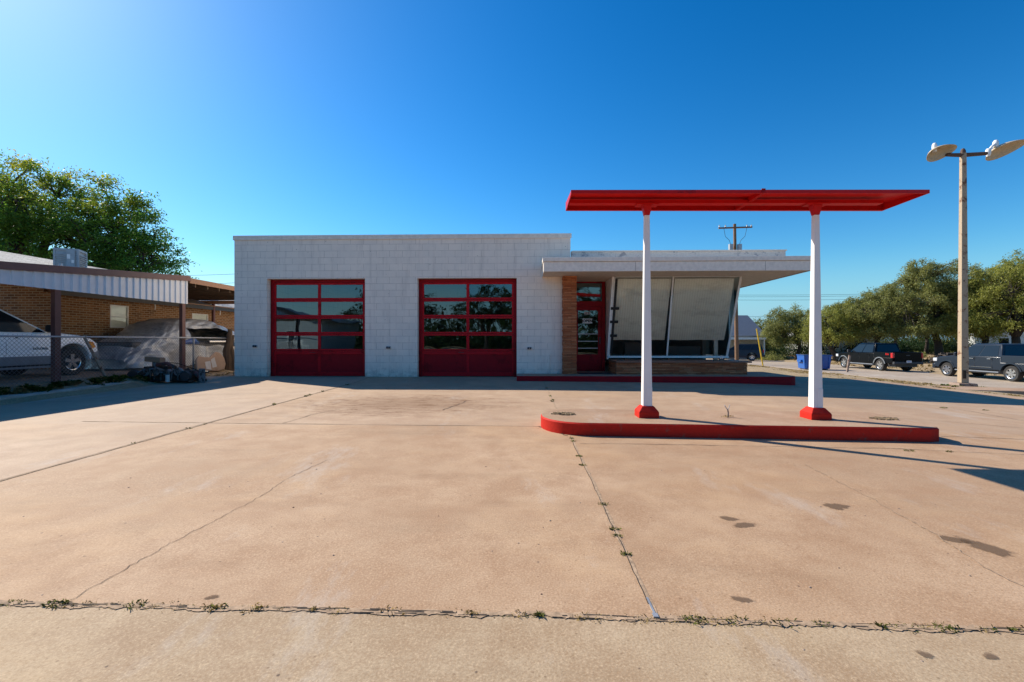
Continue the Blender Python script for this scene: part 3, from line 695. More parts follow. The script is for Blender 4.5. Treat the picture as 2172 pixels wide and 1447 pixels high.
part('transom_pane', 'glass', ed, lambda m: m.poly([(1.63, DY+.0, 2.59), (2.52, DY+.0, 2.59), (2.52, DY-.012, 3.19), (1.63, DY-.012, 3.19)]))
part('push_bar', 'galv', ed, lambda m: [m.box(1.73, DY-.006, z, 2.39, DY+.004, z+.025) for z in (1.03, 1.26, 1.50)])
part('door_handle', 'plasticdark', ed, lambda m: m.box(2.43, DY-.04, 1.18, 2.47, DY-.01, 1.42), bevel=.005)
sg = thing('open_sign', 'white OPEN sign with black capitals behind the glass of the red entry door', 'sign', (2.045, DY-.012, 1.86))
part('sign_board', 'whitepaint', sg, lambda m: m.box(1.885, DY-.012, 1.86, 2.205, DY-.006, 2.02))
Mt = Matrix.Translation((.005, -.003, .08)) @ Matrix.Rotation(R(90), 4, 'X')
text_mesh('OPEN', .125, 'sign_lettering', 'black', sg, Mt, .003, .005)
ng = thing('number_plate_sign', 'small white street number card above the OPEN sign on the door', 'sign', (2.04, DY-.012, 2.15))
part('sign_board', 'foam', ng, lambda m: m.box(1.94, DY-.012, 2.155, 2.14, DY-.006, 2.245))
text_mesh('4  3', .085, 'sign_lettering', 'black', ng, Matrix.Translation((0, -.003, .05)) @ Matrix.Rotation(R(90), 4, 'X'), .003, .002)
dm = part('doormat', 'black', None, lambda m: m.box(1.60, 13.35, .284, 2.62, 13.95, .297), world='base')
dm.location.y += .35
prop(dm, 'black rubber doormat lying before the red entry door', 'doormat')
# walkway with its red edge
def rounded(x0, y0, x1, y1, r, corners, n=8):
    pts = []
    for (cx, cy, a0, key) in ((x0+r, y0+r, 180, 'fl'), (x1-r, y0+r, 270, 'fr'), (x1-r, y1-r, 0, 'br'), (x0+r, y1-r, 90, 'bl')):
        if key in corners: pts += [(cx+r*math.cos(R(a0+90*k/n)), cy+r*math.sin(R(a0+90*k/n))) for k in range(n+1)]
        else: pts.append({'fl': (x0, y0), 'fr': (x1, y0), 'br': (x1, y1), 'bl': (x0, y1)}[key])
    return pts
def slab(m, pts, z0, z1, bev=.02):
    n = len(pts); cx = sum(p[0] for p in pts)/n; cy = sum(p[1] for p in pts)/n
    def ins(p, d):
        v = Vector((p[0]-cx, p[1]-cy)); 
        return (p[0]-math.copysign(min(d, abs(v.x)), v.x), p[1]-math.copysign(min(d, abs(v.y)), v.y))
    vs = [(x, y, z0) for x, y in pts] + [(x, y, z1-bev*.6) for x, y in pts] + [ins(p, bev*.5)+(z1,) for p in pts]
    m.cur = 1
    m.add(vs, [(i, (i+1) % n, n+(i+1) % n, n+i) for i in range(n)] + [(n+i, n+(i+1) % n, 2*n+(i+1) % n, 2*n+i) for i in range(n)])
    m.cur = 0; m.add([ins(p, bev*.5)+(z1+.0002,) for p in pts], [tuple(range(n))])
m = MB(); slab(m, [(-.25, 12.95)] + [(1+i*.7, 12.95) for i in range(9)] + [(7.45, 12.97), (7.6, 13.05), (7.68, 13.2), (7.7, 15), (L1+.01, 15.2), (L1+.01, D-.01), (-.25, D-.01)], -.02, .283)
prop(m.build('walkway', ['walk', 'darkred'], smooth='sheet'), kind='structure')
# ================================================================= PUMP ISLAND AND LIGHT CANOPY
m = MB(); pts = rounded(.22, 5.92, 5.28, 7.15, .58, ('fl', 'bl'), 12)
pts = [p for p in pts if not (p[0] > 5.2 and p[1] < 6.2)]
i0 = max(range(len(pts)), key=lambda i: (pts[i][0] < 2 and pts[i][1] < 5.93, pts[i][0]))
fr = [(.8+.55*k, 5.92-.01*k) for k in range(1, 8)] + [(5.05, 5.83), (5.2, 5.88), (5.28, 6.0)]
pts = pts[:i0+1] + fr + pts[i0+1:]
slab(m, pts, -.05, .222, .03)
isl = m.build('pump_island', ['island', 'redkerb'], smooth='sheet', world='base')
prop(isl, 'long low concrete pump island with red painted kerb and rounded left end', 'pump island')
IZ = .222
def island_hole(x, y, s):
    m = MB(); r = random.Random(s)
    for _ in range(90):
        a = r.uniform(0, 6.28); d = math.sqrt(r.random()); w = r.uniform(.008, .022)
        px, py = x+.17*d*math.cos(a), y+.10*d*math.sin(a)
        m.obox((px, py, IZ+w*.3), (w*2, w*1.4, w), Matrix.Rotation(a, 3, 'Z') @ Matrix.Rotation(r.uniform(-.6, .6), 3, 'X'))
    return m
for x, y, s, lab in ((.55, 6.62, 1, 'patch of broken concrete and gravel at the rounded left end of the island'), (5.0, 6.5, 3, 'patch of broken concrete at the far right end of the island')):
    o = island_hole(x, y, s).build('rubble_patch', 'gravel', world='base'); prop(o, lab, 'rubble')
stub = thing('cut_pipe', 'broken off conduit stub with frayed ends sticking out of the pump island', 'pipe', (2.85, 6.5, IZ))
part('pipe', 'rust', stub, lambda m: m.tube([(2.85, 6.5, IZ-.01), (2.855, 6.5, IZ+.07), (2.84, 6.49, IZ+.12)], [.014, .012, .008], 7))
part('frayed_wire', 'foam', stub, lambda m: [m.tube([(2.845, 6.49, IZ+.10), (2.80, 6.49, IZ+.17)], .006, 5), m.tube([(2.845, 6.49, IZ+.10), (2.875, 6.49, IZ+.18)], .006, 5)])
cp = thing('pump_canopy', 'long thin red canopy on two white tapered posts over the pump island', 'canopy', (3.0, 6.48, IZ))
PX = (1.71, 4.05)
for px in PX:
    p = part('post', 'postwhite', cp, lambda m: m.frustum((px, 6.48), .063, .035, IZ+.155, 3.06), bevel=.004)
    part('post_base', 'redkerb', p, lambda m: [m.frustum((px, 6.48), .138, .138, IZ-.02, IZ+.085), m.frustum((px, 6.48), .138, .082, IZ+.0852, IZ+.16)], bevel=.008)
    part('post_head', 'redbright', p, lambda m: [m.frustum((px, 6.48), .037, .062, 3.062, 3.20), m.box(px-.15, 6.40, 3.20, px+.15, 6.56, 3.225)], bevel=.004)
    part('cover_plate', 'postwhite', p, lambda m: m.box(px-.01, 6.48-.068, IZ+.16, px+.060, 6.48-.056, IZ+.42))
CX0, CX1, CY0, CY1 = .605, 5.235, 6.06, 6.84
def f(m):
    zt0, zt1 = 3.285, 3.36
    m.add([(CX0, CY0, zt0), (CX1, CY0, zt0), (CX1, CY1, zt1), (CX0, CY1, zt1), (CX0, CY0, zt0-.012), (CX1, CY0, zt0-.012), (CX1, CY1, zt1-.012), (CX0, CY1, zt1-.012)],
          [(0,1,2,3),(7,6,5,4),(0,4,5,1),(1,5,6,2),(2,6,7,3),(3,7,4,0)])
part('canopy_sheet', 'redbright', cp, f)
part('front_lip', 'redbright', cp, lambda m: m.box(CX0-.002, CY0-.006, 3.243, CX1+.002, CY0+.012, 3.290))
part('back_lip', 'redbright', cp, lambda m: [m.box(CX0-.002, CY1-.012, 3.235, CX1+.002, CY1+.006, 3.366), m.box(CX0, CY1-.05, 3.235, CX1, CY1-.0125, 3.241)])
def rib(m, x, w=.012):
    m.add([(x, CY0+.013, 3.243), (x+w, CY0+.013, 3.243), (x+w, CY1-.013, 3.236), (x, CY1-.013, 3.236), (x, CY0+.013, 3.272), (x+w, CY0+.013, 3.272), (x+w, CY1-.013, 3.347), (x, CY1-.013, 3.347)],
          [(0,3,2,1),(4,5,6,7),(0,1,5,4),(1,2,6,5),(2,3,7,6),(3,0,4,7)])
for x in (CX0, 3.10, 3.125, CX1-.012): part('rib', 'redbright', cp, lambda m: rib(m, x))
part('centre_beam', 'redbright', cp, lambda m: m.box(CX0+.02, 6.42, 3.226, CX1-.3, 6.54, 3.268)) 
part('seam_cap', 'darkred', cp, lambda m: m.box(3.09, CY0-.012, 3.25, 3.14, CY0-.0065, 3.305))

# the island and canopy fall slightly to the right with the ground
def shear(o, k):
    w = woff(o)
    if o.type == 'MESH':
        for v in o.data.vertices: v.co.z -= k*(v.co.x+w.x)
    for c in o.children: shear(c, k)
for o in [isl, stub, cp] + [q for q in COL.objects if q.name.startswith('rubble_patch')]: shear(o, .006)
for o in cp.children:
    if o.name.split('.')[0] in ('canopy_sheet', 'front_lip', 'back_lip', 'rib', 'centre_beam', 'seam_cap'): shear(o, .003)
# ================================================================= LEFT YARD
# brick house
HX = -14.6; EZ = 2.80
hs_ = thing('brick_house', 'brown brick house with grey shingle roof left of the white garage', 'house', (-18.5, 21, .2))
W1 = (15.56, 16.3, 1.75, 2.56); W2 = (19.5, 20.5, 1.7, 2.5)
def f(m):
    z0, z1 = .0, EZ
    ys = [13.58, W1[0], W1[1], W2[0], W2[1], 32]
    for i in range(0, 6, 2): m.box(HX-.25, ys[i], z0, HX, ys[i+1], z1)
    for w in (W1, W2): m.box(HX-.25, w[0], z0, HX, w[1], w[2]); m.box(HX-.25, w[0], w[3], HX, w[1], z1)
    m.box(-26, 13.58, z0, HX-.25, 13.83, 3.2)
part('wall', 'brick', hs_, f)
for w in (W1, W2):
    fr = part('window', 'whitepaint', hs_, lambda m: [m.box(HX-.06, w[0]+.002, w[2]+.002, HX+.015, w[0]+.04, w[3]-.002), m.box(HX-.06, w[1]-.04, w[2]+.002, HX+.015, w[1]-.002, w[3]-.002),
                      m.box(HX-.06, w[0]+.04, w[2]+.002, HX+.02, w[1]-.04, w[2]+.04), m.box(HX-.06, w[0]+.04, w[3]-.04, HX+.01, w[1]-.04, w[3]-.002), m.box(HX-.05, w[0]+.04, (w[2]+w[3])/2-.015, HX+.008, w[1]-.04, (w[2]+w[3])/2+.015)])
    part('blind', 'blind', fr, lambda m: m.box(HX-.05, w[0]+.04, w[2]+.04, HX-.04, w[1]-.04, w[3]-.04))
    part('pane', 'shopglass', fr, lambda m: m.poly([(HX-.02, w[0]+.04, w[2]+.04), (HX-.02, w[1]-.04, w[2]+.04), (HX-.02, w[1]-.04, w[3]-.04), (HX-.02, w[0]+.04, w[3]-.04)]))
def f(m):
    e = -14.1; rx, rz = -19, 4.48; y0, y1 = 13.3, 33
    for a, az, b, bz in ((e, EZ+.03, rx, rz), (-23.9, EZ+.03, rx, rz)):
        m.add([(a, y0, az), (a, y1, az), (b, y1, bz), (b, y0, bz), (a, y0, az+.06), (a, y1, az+.06), (b, y1, bz+.06), (b, y0, bz+.06)], [(0,1,2,3),(4,5,6,7),(0,4,7,3),(1,5,6,2),(0,1,5,4),(3,2,6,7)])
part('roof', 'shingle', hs_, f)
part('gable', 'tan', hs_, lambda m: m.poly([(-14.5, 13.7, EZ), (-19, 13.7, 4.45), (-23.5, 13.7, EZ)]))
part('gutter', 'plasticdark', hs_, lambda m: [m.box(-14.12, 13.3, EZ-.12, -14.06, 33, EZ+.05), m.box(HX+.002, 13.6, EZ-.06, -14.13, 33, EZ-.03)])
part('gutter_edge', 'tan', hs_, lambda m: m.box(-14.06, 13.3, EZ+.035, -14.02, 33, EZ+.06))
for y in (16.9, 20.6): part('downspout', 'whitepaint', hs_, lambda m: m.tube([(-14.1, y, EZ-.1), (-14.1, y+.03, EZ-.2), (-14.14, y+.05, EZ-.32)], .018, 6))
part('roof_vent', 'galv', hs_, lambda m: m.tube([(-16.0, 15.2, 3.3), (-16.0, 15.2, 3.95)], .06, 8))
# carport
cpt = thing('carport', 'metal carport with white corrugated band and brown fascia over the parked car', 'carport', (-12.6, 9.5, .3))
CPX = -11.2
def rz_(y): return 2.98 + (y-9.4)*.085
m = MB(); vs = []; y = 3.0; i = 0
pat = [(0, 0), (.14, 0), (.16, .03), (.20, .03), (.22, 0)]
ys = []
while y < 14.68:
    for dy, dx in pat[:-1] if True else pat: ys.append((y+dy, dx))
    y += .22
ys = [q for q in ys if q[0] < 14.7] + [(14.7, 0)]
for yy, dx in ys: vs += [(CPX+.05+dx, yy, 2.50), (CPX+.05+dx, yy, rz_(yy)-.16)]
m.add(vs, [(2*i, 2*i+1, 2*i+3, 2*i+2) for i in range(len(ys)-1)])
n0 = len(m.v)
m.build('corrugated_band', 'corr', cpt, solid=.004)
m = MB(); m.box(-15.2, 14.66, 2.5, CPX+.04, 14.68, 3.2); m.build('end_band', 'corr', cpt) if False else None
def f(m):
    m.add([(CPX, 3, rz_(3)-.17), (CPX+.12, 3, rz_(3)-.17), (CPX+.12, 3, rz_(3)), (CPX, 3, rz_(3)), (CPX, 14.75, rz_(14.75)-.17), (CPX+.12, 14.75, rz_(14.75)-.17), (CPX+.12, 14.75, rz_(14.75)), (CPX, 14.75, rz_(14.75))],
          [(0,1,2,3),(7,6,5,4),(0,4,5,1),(1,5,6,2),(2,6,7,3),(3,7,4,0)])
part('fascia', 'brownfas', cpt, f, bevel=.005)
def f(m):
    a, b = -16.5, CPX; m.add([(a, 3, rz_(3)-.14), (b, 3, rz_(3)-.14), (b, 14.7, rz_(14.7)-.14), (a, 14.7, rz_(14.7)-.14), (a, 3, rz_(3)-.1), (b, 3, rz_(3)-.1), (b, 14.7, rz_(14.7)-.1), (a, 14.7, rz_(14.7)-.1)],
          [(0,3,2,1),(4,5,6,7),(0,1,5,4),(1,2,6,5),(2,3,7,6),(3,0,4,7)])
part('roof', 'brown', cpt, f)
for y in (6.3, 10.54, 14.55): part('post', 'brown', cpt, lambda m: m.box(CPX-.07, y-.07, .2, CPX+.04, y+.07, min(2.9, rz_(y)-.16)), bevel=.004)
part('eave_beam', 'brown', cpt, lambda m: m.box(CPX-.08, 3, 2.52, CPX+.0, 14.6, 2.66))
# patio cover
pc = thing('patio_cover', 'low flat patio roof with brown beams between the brick house and the garage', 'patio cover', (-12.6, 17.6, .3))
part('roof', 'tan', pc, lambda m: [m.box(-15, 14.76, 3.27, CPX+.05, 20.3, 3.35)])
part('edge_board', 'tan', pc, lambda m: m.box(CPX+.052, 14.76, 3.20, CPX+.09, 20.3, 3.37))
part('joists', 'wood', pc, lambda m: [m.box(-15, y, 3.10, CPX, y+.05, 3.268) for y in [15.1+.6*i for i in range(9)]])
part('beam', 'tan', pc, lambda m: m.box(-15, 20.1, 2.95, CPX, 20.2, 3.098))
for x in (-14.1, -11.3): part('post', 'brown', pc, lambda m: m.box(x-.05, 20.1, .2, x+.05, 20.2, 2.949))
# roof units
def hvac(x, y, z, s, h, label, rz=.5):
    t = thing('air_conditioner', label, 'air conditioner', (x, y, z), rz)
    part('casing', 'acgrey', t, lambda m: [m.box(-s, -s, 0, s, s, .06), m.box(-s, -s, h-.08, s, s, h)] + [m.box(a*s-.06*(a > 0), b*s-.06*(b > 0), .06, a*s+.06*(a < 0), b*s+.06*(b < 0), h-.08) for a in (-1, 1) for b in (-1, 1)] + [m.box(-s+.06, -s+.03, .06, s-.06, s-.03, h-.08) ], world=False)
    part('louvre', 'acgrey', t, lambda m: [m.box(-s+.05, -s-.01, .09+i*.075, s-.05, -s+.03, .12+i*.075) for i in range(int((h-.2)/.075))] + [m.box(s-.03, -s+.05, .09+i*.075, s+.01, s-.05, .12+i*.075) for i in range(int((h-.2)/.075))], world=False)
    part('side_panel', 'acgrey', t, lambda m: m.box(s*.05, -s-.02, .05, s*.7, -s-.011, h-.05), world=False)
    part('data_plate', 'whitepaint', t, lambda m: [m.box(s*.1, -s-.024, h*.5, s*.35, -s-.021, h*.72), m.box(s*.45, -s-.024, h*.3, s*.65, -s-.021, h*.45)], world=False)
    part('fan_grille', 'plasticdark', t, lambda m: m.lathe([(.0, h+.01), (s*.75, h+.01), (s*.8, h)], (0, 0, 0), n=16), world=False)
    return t
hvac(-17.5, 17.0, 4.0, .37, .78, 'grey rooftop air conditioner standing behind the brown carport fascia', .45)
hvac(-17.5, 28.6, 3.75, .55, .8, 'dark rooftop air conditioner far off above the patio cover', .2)

# chain link fence
fn = thing('chain_link_fence', 'galvanised chain link fence running past the carport towards the garage', 'fence', (-11.0, 11, .27))
FX = -11.0
def ft(y): return 1.385
def fb(y): return yz(FX, y)+.01
part('top_rail', 'galv', fn, lambda m: m.tube([(FX, y, ft(y)+.004*math.sin(y)) for y in span(2, 17.4, 1)], .021, 8))
for y in (7.6, 14.8): part('post', 'galv', fn, lambda m: m.tube([(FX-.03, y, .1), (FX-.03, y, 1.40)], .028, 8))
part('leaning_post', 'rust', fn, lambda m: [m.tube([(FX+.05, 11.63, .2), (FX-.02, 11.05, 1.37)], .032, 8), m.lathe([(.04, 0), (.045, .03), (.02, .06), (0, .065)], (FX-.02, 11.05, 1.36), n=8)])
m = MB(); sp = .092
ys0, ys1 = 6.5, 17.4; H = 1.14
n = int((ys1-ys0+H)/sp)
for i in range(n):
    for s in (1, -1):
        a = ys0 - H + i*sp if s == 1 else ys0 + i*sp
        # wire from (a, bottom) to (a+s*H, top)
        y0, z0, y1, z1 = a, 0, a+s*H, H
        ya, yb = max(min(y0, y1), ys0), min(max(y0, y1), ys1)
        if yb - ya < .05: continue
        def zz(y): return (y-a)*s
        pts = []
        for y in (ya, yb):
            base = .25+.02*y/17; pts.append((FX+.012*s*.5, y, base+zz(y)))
        m.tube(pts, .0028, 4, cap=False)
for i in range(int((ys1-ys0)/sp)):
    y = ys0+i*sp; m.tube([(FX, y-.012, 1.385), (FX, y+.004, 1.385+rnd.uniform(.04, .06))], .0028, 3, cap=False)
o = m.build('wire_mesh', 'mesh', fn)

# gnarled timber post
gp_ = thing('timber_post', 'gnarled dark cedar post at the end of the wire fence by the garage', 'post', (-10.95, 16.4, .2))
m = MB()
m.tube([(-10.95, 16.4, .1), (-10.90, 16.35, .5), (-10.97, 16.42, .9), (-10.88, 16.4, 1.3), (-10.86, 16.42, 1.72)], [.16, .13, .15, .10, .075], 9)
m.tube([(-10.78, 16.5, .1), (-10.80, 16.5, .6), (-10.86, 16.45, 1.1), (-10.80, 16.5, 1.5)], [.10, .09, .08, .05], 8)
m.build('trunk', 'wood', gp_, smooth=True)

# covered car
cc = thing('covered_car', 'car hidden under a crumpled silver grey tarpaulin behind the fence', 'covered car', (-12.95, 16, .33))
def tarp_pt(v, u):
    # v along Y 0..1, u across 0..1 (near side bottom to far side bottom)
    y = 13.15+v*5.9
    ht = np.interp(v, [0, .06, .16, .28, .38, .48, .7, .85, .97, 1], [.42, .70, .92, 1.18, 1.62, 1.74, 1.76, 1.56, 1.30, .9])
    hw = .98+.05*math.sin(v*9)
    if v > .93: hw *= .93
    th = math.pi*u; e = .42
    c, s = math.cos(th), math.sin(th)
    x = hw*math.copysign(abs(c)**e, c)*(1+.10*(1-abs(s)**.6)); z = ht*abs(s)**e
    fold = .10*(abs(math.sin(v*19+3*math.sin(u*7)))-.5)*(1-abs(s)**.8) + .05*math.sin(v*17+u*9) + .05*(abs(math.sin(v*31-u*23))-.5) + .03*(abs(math.sin(v*7+u*41))-.5)
    hem = .10*max(0, math.sin(v*14+1))*(abs(s) < .12)
    return (-12.95+x*(1+fold), y+.05*math.sin(u*11+v*5), .34+max(z+fold*.4, hem+.02))
m = MB(); nv, nu = 90, 44
m.add([tarp_pt(i/nv, j/nu) for i in range(nv+1) for j in range(nu+1)], [(i*(nu+1)+j, (i+1)*(nu+1)+j, (i+1)*(nu+1)+j+1, i*(nu+1)+j+1) for i in range(nv) for j in range(nu)
       if not (15.9 < 13.15+(i/nv)*5.9 < 18.2 and 2 <= j < 9)])
m.poly([tarp_pt(0, j/nu) for j in range(nu+1)]); m.poly([tarp_pt(1, j/nu) for j in range(nu+1)])
m.build('tarpaulin', 'tarp', cc, smooth='all')
part('car_side', 'plasticdark', cc, lambda m: m.box(-13.7, 13.7, .5, -12.15, 18.3, 1.25), bevel=.1)
part('bumper', 'chrome', cc, lambda m: m.box(-12.14, 17.0, 1.22, -12.04, 18.2, 1.30), bevel=.02)
part('blue_cloth', 'bluebin', cc, lambda m: [m.tube([(-11.9, 15.5, 1.22), (-11.85, 15.9, 1.28), (-11.9, 16.2, 1.2)], [.06, .11, .05], 7), m.tube([(-11.95, 15.4, .8), (-11.9, 15.6, .95)], [.1, .04], 7)])

# foam board leaning on the fence
m = MB(); out = [(-.80, .12), (-.78, .42), (-.60, .56), (-.3, .52), (0, .50), (.18, .60), (.38, .68), (.6, .64), (.78, .48), (.82, .25), (.7, .06), (.35, .0), (-.1, .03), (-.55, -.0)]
vs = []; 
def bp(u, v, off): return (-10.78-.18*v+off, 15.3+u*.9, .22+v)
n = len(out); m.add([bp(u, v, 0) for u, v in out]+[bp(u, v, .07) for u, v in out], [tuple(range(n)), tuple(range(2*n-1, n-1, -1))] + [(i, (i+1) % n, n+(i+1) % n, n+i) for i in range(n)])
fb_ = thing('seat_cushion', 'worn tan seat cushion leaning against the fence by the garage corner', 'cushion', (-10.8, 15.3, .2))
m.build('cushion', 'cardboard', fb_, bevel=.03, smooth=True)
part('white_patch', 'foam', fb_, lambda m: [m.poly([bp(-.35, .12, .075), bp(-.08, .08, .075), bp(-.06, .38, .075), bp(-.36, .36, .075)]), m.poly([bp(.0, .14, .075), bp(.25, .17, .075), bp(.2, .5, .075), bp(-.02, .42, .075)])])

# scrap engine
sc_ = thing('scrap_engine', 'rusty heap of engine and mower parts on the concrete by the kerb', 'engine scrap', (-9.95, 12.55, .12))
r = random.Random(11)
def f(m):
    m.box(-10.75, 12.3, .16, -9.3, 12.75, .30); m.box(-9.9, 12.25, .30, -9.2, 12.7, .46); m.box(-10.3, 12.35, .30, -9.95, 12.7, .58)
    for _ in range(34):
        c = (r.uniform(-10.75, -9.15), r.uniform(12.2, 12.8), r.uniform(.16, .52))
        m.obox(c, (r.uniform(.08, .28), r.uniform(.06, .2), r.uniform(.05, .16)), Matrix.Rotation(r.uniform(0, 6), 3, 'Z') @ Matrix.Rotation(r.uniform(-.6, .6), 3, 'X'))
part('engine_block', 'engine', sc_, f, bevel=.008)
part('pipes', 'enginegrey', sc_, lambda m: [m.tube([(-10.7+.16*i, 12.22+.04*(i % 3), .2), (-10.6+.16*i, 12.15, .42+.05*(i % 4)), (-10.45+.16*i, 12.3, .55-.03*i)], .018, 6) for i in range(8)]
     + [m.lathe([(0, 0), (.10, 0), (.10, .12), (0, .12)], (-10.45+.3*i, 12.2, .4+.03*(i % 2)), axis='y', n=14) for i in range(4)])
part('pulley', 'plasticdark', sc_, lambda m: m.lathe([(.0, 0), (.17, 0), (.18, .05), (.18, .12), (.0, .12)], (-10.85, 12.25, .30), axis='y', n=18)); part('pulley', 'plasticdark', sc_, lambda m: m.lathe([(.0, 0), (.13, 0), (.13, .1), (.0, .1)], (-9.3, 12.15, .32), axis='y', n=18))
part('exhaust', 'ironred', sc_, lambda m: m.tube([(-10.2, 12.3, .62), (-9.9, 12.28, .66), (-9.7, 12.3, .56)], .05, 8)); part('exhaust', 'ironred', sc_, lambda m: m.tube([(-9.2, 12.4, .4), (-9.05, 12.35, .3)], .06, 8))
part('cable', 'black', sc_, lambda m: m.tube([(-10.0, 12.3, .7), (-9.6, 12.3, .66), (-9.2, 12.4, .5), (-8.95, 12.5, .3)], .009, 5))
part('oil_filter', 'foam', sc_, lambda m: m.tube([(-9.72, 12.08, .17), (-9.72, 12.08, .36)], .05, 12))
part('end_plate', 'enginegrey', sc_, lambda m: m.box(-9.02, 12.3, .13, -8.86, 12.34, .52), bevel=.005)
bd = part('wood_block', 'tan', None, lambda m: m.obox((-10.38, 12.45, .76), (.44, .2, .13), Matrix.Rotation(.08, 3, 'Y')), world='base', bevel=.004)
prop(bd, 'short brown wooden plank resting on top of the scrap engine heap', 'wood block')
part('carburettor', 'enginegrey', sc_, lambda m: [m.tube([(-10.35, 12.45, .55), (-10.35, 12.45, .69)], .09, 10)])

for i, (x, y, l, a) in enumerate(((-10.55, 13.4, .5, .3), (-10.35, 14.1, .35, 1.9), (-10.7, 13.0, .3, 1.1), (-9.75, 13.45, .25, 2.4))):
    z = gz(x, y)+.10
    o = part('stick', 'wood', None, lambda m: m.tube([(x-l/2*math.cos(a), y-l/2*math.sin(a), z), (x, y, z+.05), (x+l/2*math.cos(a), y+l/2*math.sin(a), z+.01)], .014, 5), world='base')
    prop(o, 'dry broken stick lying in the dirt between the scrap engine and the cushion', 'stick', 'sticks by the scrap engine')
pn = thing('paint_bucket', 'small pale plastic bucket on the dirt beside the timber post', 'bucket', (-10.2, 15.9, .22))
part('pail', 'foam', pn, lambda m: m.lathe([(0, .0), (.10, .0), (.13, .24), (.135, .25), (.12, .25), (.095, .02), (0, .02)], (-10.2, 15.9, .2), n=18), smooth=True)
part('bail_handle', 'galv', pn, lambda m: m.tube([(-10.33, 15.9, .44), (-10.2, 15.82, .34), (-10.07, 15.9, .44)], .005, 5))
# ================================================================= VEHICLES
def wheel(parent, x, y, r, w, spokes, side, rimr=.66, name='wheel'):
    m = MB(); rr = r*rimr
    m.lathe([(rr*.98, -w*.42), (r*.93, -w*.5), (r, -w*.36), (r, w*.36), (r*.93, w*.5), (rr, w*.42), (rr*.9, w*.2), (rr*.9, -w*.3), (0, -w*.3)], (x, y, r), axis='x', n=32)
    ty = m.build(name, 'tyre', parent, smooth=True, world=False)
    m = MB(); s = side; x0 = x+s*w*.40
    m.lathe([(rr*1.0, 0), (rr*.97, s*.02), (rr*.90, s*.012), (rr*.88, -s*.03)], (x0, y, r), axis='x', n=32)
    m.lathe([(0, s*.012), (rr*.2, s*.012), (rr*.24, -s*.01)], (x0, y, r), axis='x', n=16)
    for k in range(spokes):
        a = 2*math.pi*k/spokes+.3; d = Vector((0, math.cos(a), math.sin(a))); q = Vector((0, -d.z, d.y))
        b0, b1 = .10*rr/.27, .055*rr/.27
        P = [Vector((x0, y, r))+d*rr*.16+q*b1*.9, Vector((x0, y, r))+d*rr*.16-q*b1*.9, Vector((x0, y, r))+d*rr*.93-q*b0*.62, Vector((x0, y, r))+d*rr*.93+q*b0*.62]
        m.add([p+Vector((s*.006, 0, 0)) for p in P]+[p-Vector((s*.03, 0, 0)) for p in P], [(0,1,2,3),(7,6,5,4),(0,4,5,1),(1,5,6,2),(2,6,7,3),(3,7,4,0)])
    m.build('rim', 'chrome', ty, smooth=True, world=False)
    m = MB(); m.lathe([(rr*.9, 0), (0, 0)], (x+s*w*.22, y, r), axis='x', n=24); m.build('brake_disc', 'plasticdark', ty, world=False)
def arch(yc, zc, r, zb, rev=False, n=14):
    a0 = math.asin(cl((zb-zc)/r, -1, 1)); P = [(yc+r*math.cos(a0+(math.pi-2*a0)*k/n), zc+r*math.sin(a0+(math.pi-2*a0)*k/n)) for k in range(n+1)]
    return P
def interp4(a, b, c, d, u, v):  # a base-left b base-right c top-right d top-left
    return (a.lerp(b, u)).lerp(d.lerp(c, u), v)
def greenhouse(parent, base, roof, wb, wr, paint, side_win, glassmat='carglass', name='cab', pillars=None):
    """base=(y_front,y_rear,z) roof=(y_front,y_rear,z) half widths wb, wr; side_win list of ((u0,v0),(u1,v0),(u1,v1),(u0,v1)) in side space, u from front to rear"""
    (bf, br, bz), (rf, rr, rzz) = base, roof
    bm_ = [(-wb, bf, bz), (wb, bf, bz), (wb, br, bz), (-wb, br, bz)]
    rt = [(-wr, rf, rzz-.03), (wr, rf, rzz-.03), (wr, rr, rzz-.03), (-wr, rr, rzz-.03)]
    rt2 = [(-wr*.86, rf-.16, rzz+.01), (wr*.86, rf-.16, rzz+.01), (wr*.86, rr+.12, rzz+.01), (-wr*.86, rr+.12, rzz+.01)]
    m = MB(); m.add(bm_+rt+rt2, [(0,3,2,1),(8,9,10,11)] + [(i, (i+1) % 4, 4+(i+1) % 4, 4+i) for i in range(4)] + [(4+i, 4+(i+1) % 4, 8+(i+1) % 4, 8+i) for i in range(4)])
    cab = m.build(name, paint, parent, bevel=.03, world=False, smooth=True)
    V = Vector; A = [V(p) for p in bm_]; B = [V(p) for p in rt]
    for s in (-1, 1):
        a, b, c, d = (A[0], A[3], B[3], B[0]) if s < 0 else (A[1], A[2], B[2], B[1])
        nrm = (b-a).cross(d-a).normalized(); nrm = nrm if nrm.x*s > 0 else -nrm
        for q in side_win:
            mm = MB(); mm.poly([interp4(a, b, c, d, u, v)+nrm*.006 for u, v in q]); mm.build('side_window', glassmat, cab, world=False, solid=.006)
    for nm, (a, b, c, d) in (('windshield', (A[0], A[1], B[1], B[0])), ('rear_window', (A[3], A[2], B[2], B[3]))):
        nrm = (b-a).cross(d-a).normalized(); s = 1 if nm == 'windshield' else -1; nrm = nrm if nrm.y*s > 0 else -nrm
        mm = MB(); mm.poly([interp4(a, b, c, d, u, v)+nrm*.006 for u, v in ((.07, .1), (.93, .1), (.91, .9), (.09, .9))]); mm.build(nm, glassmat, cab, world=False, solid=.006)
    return cab
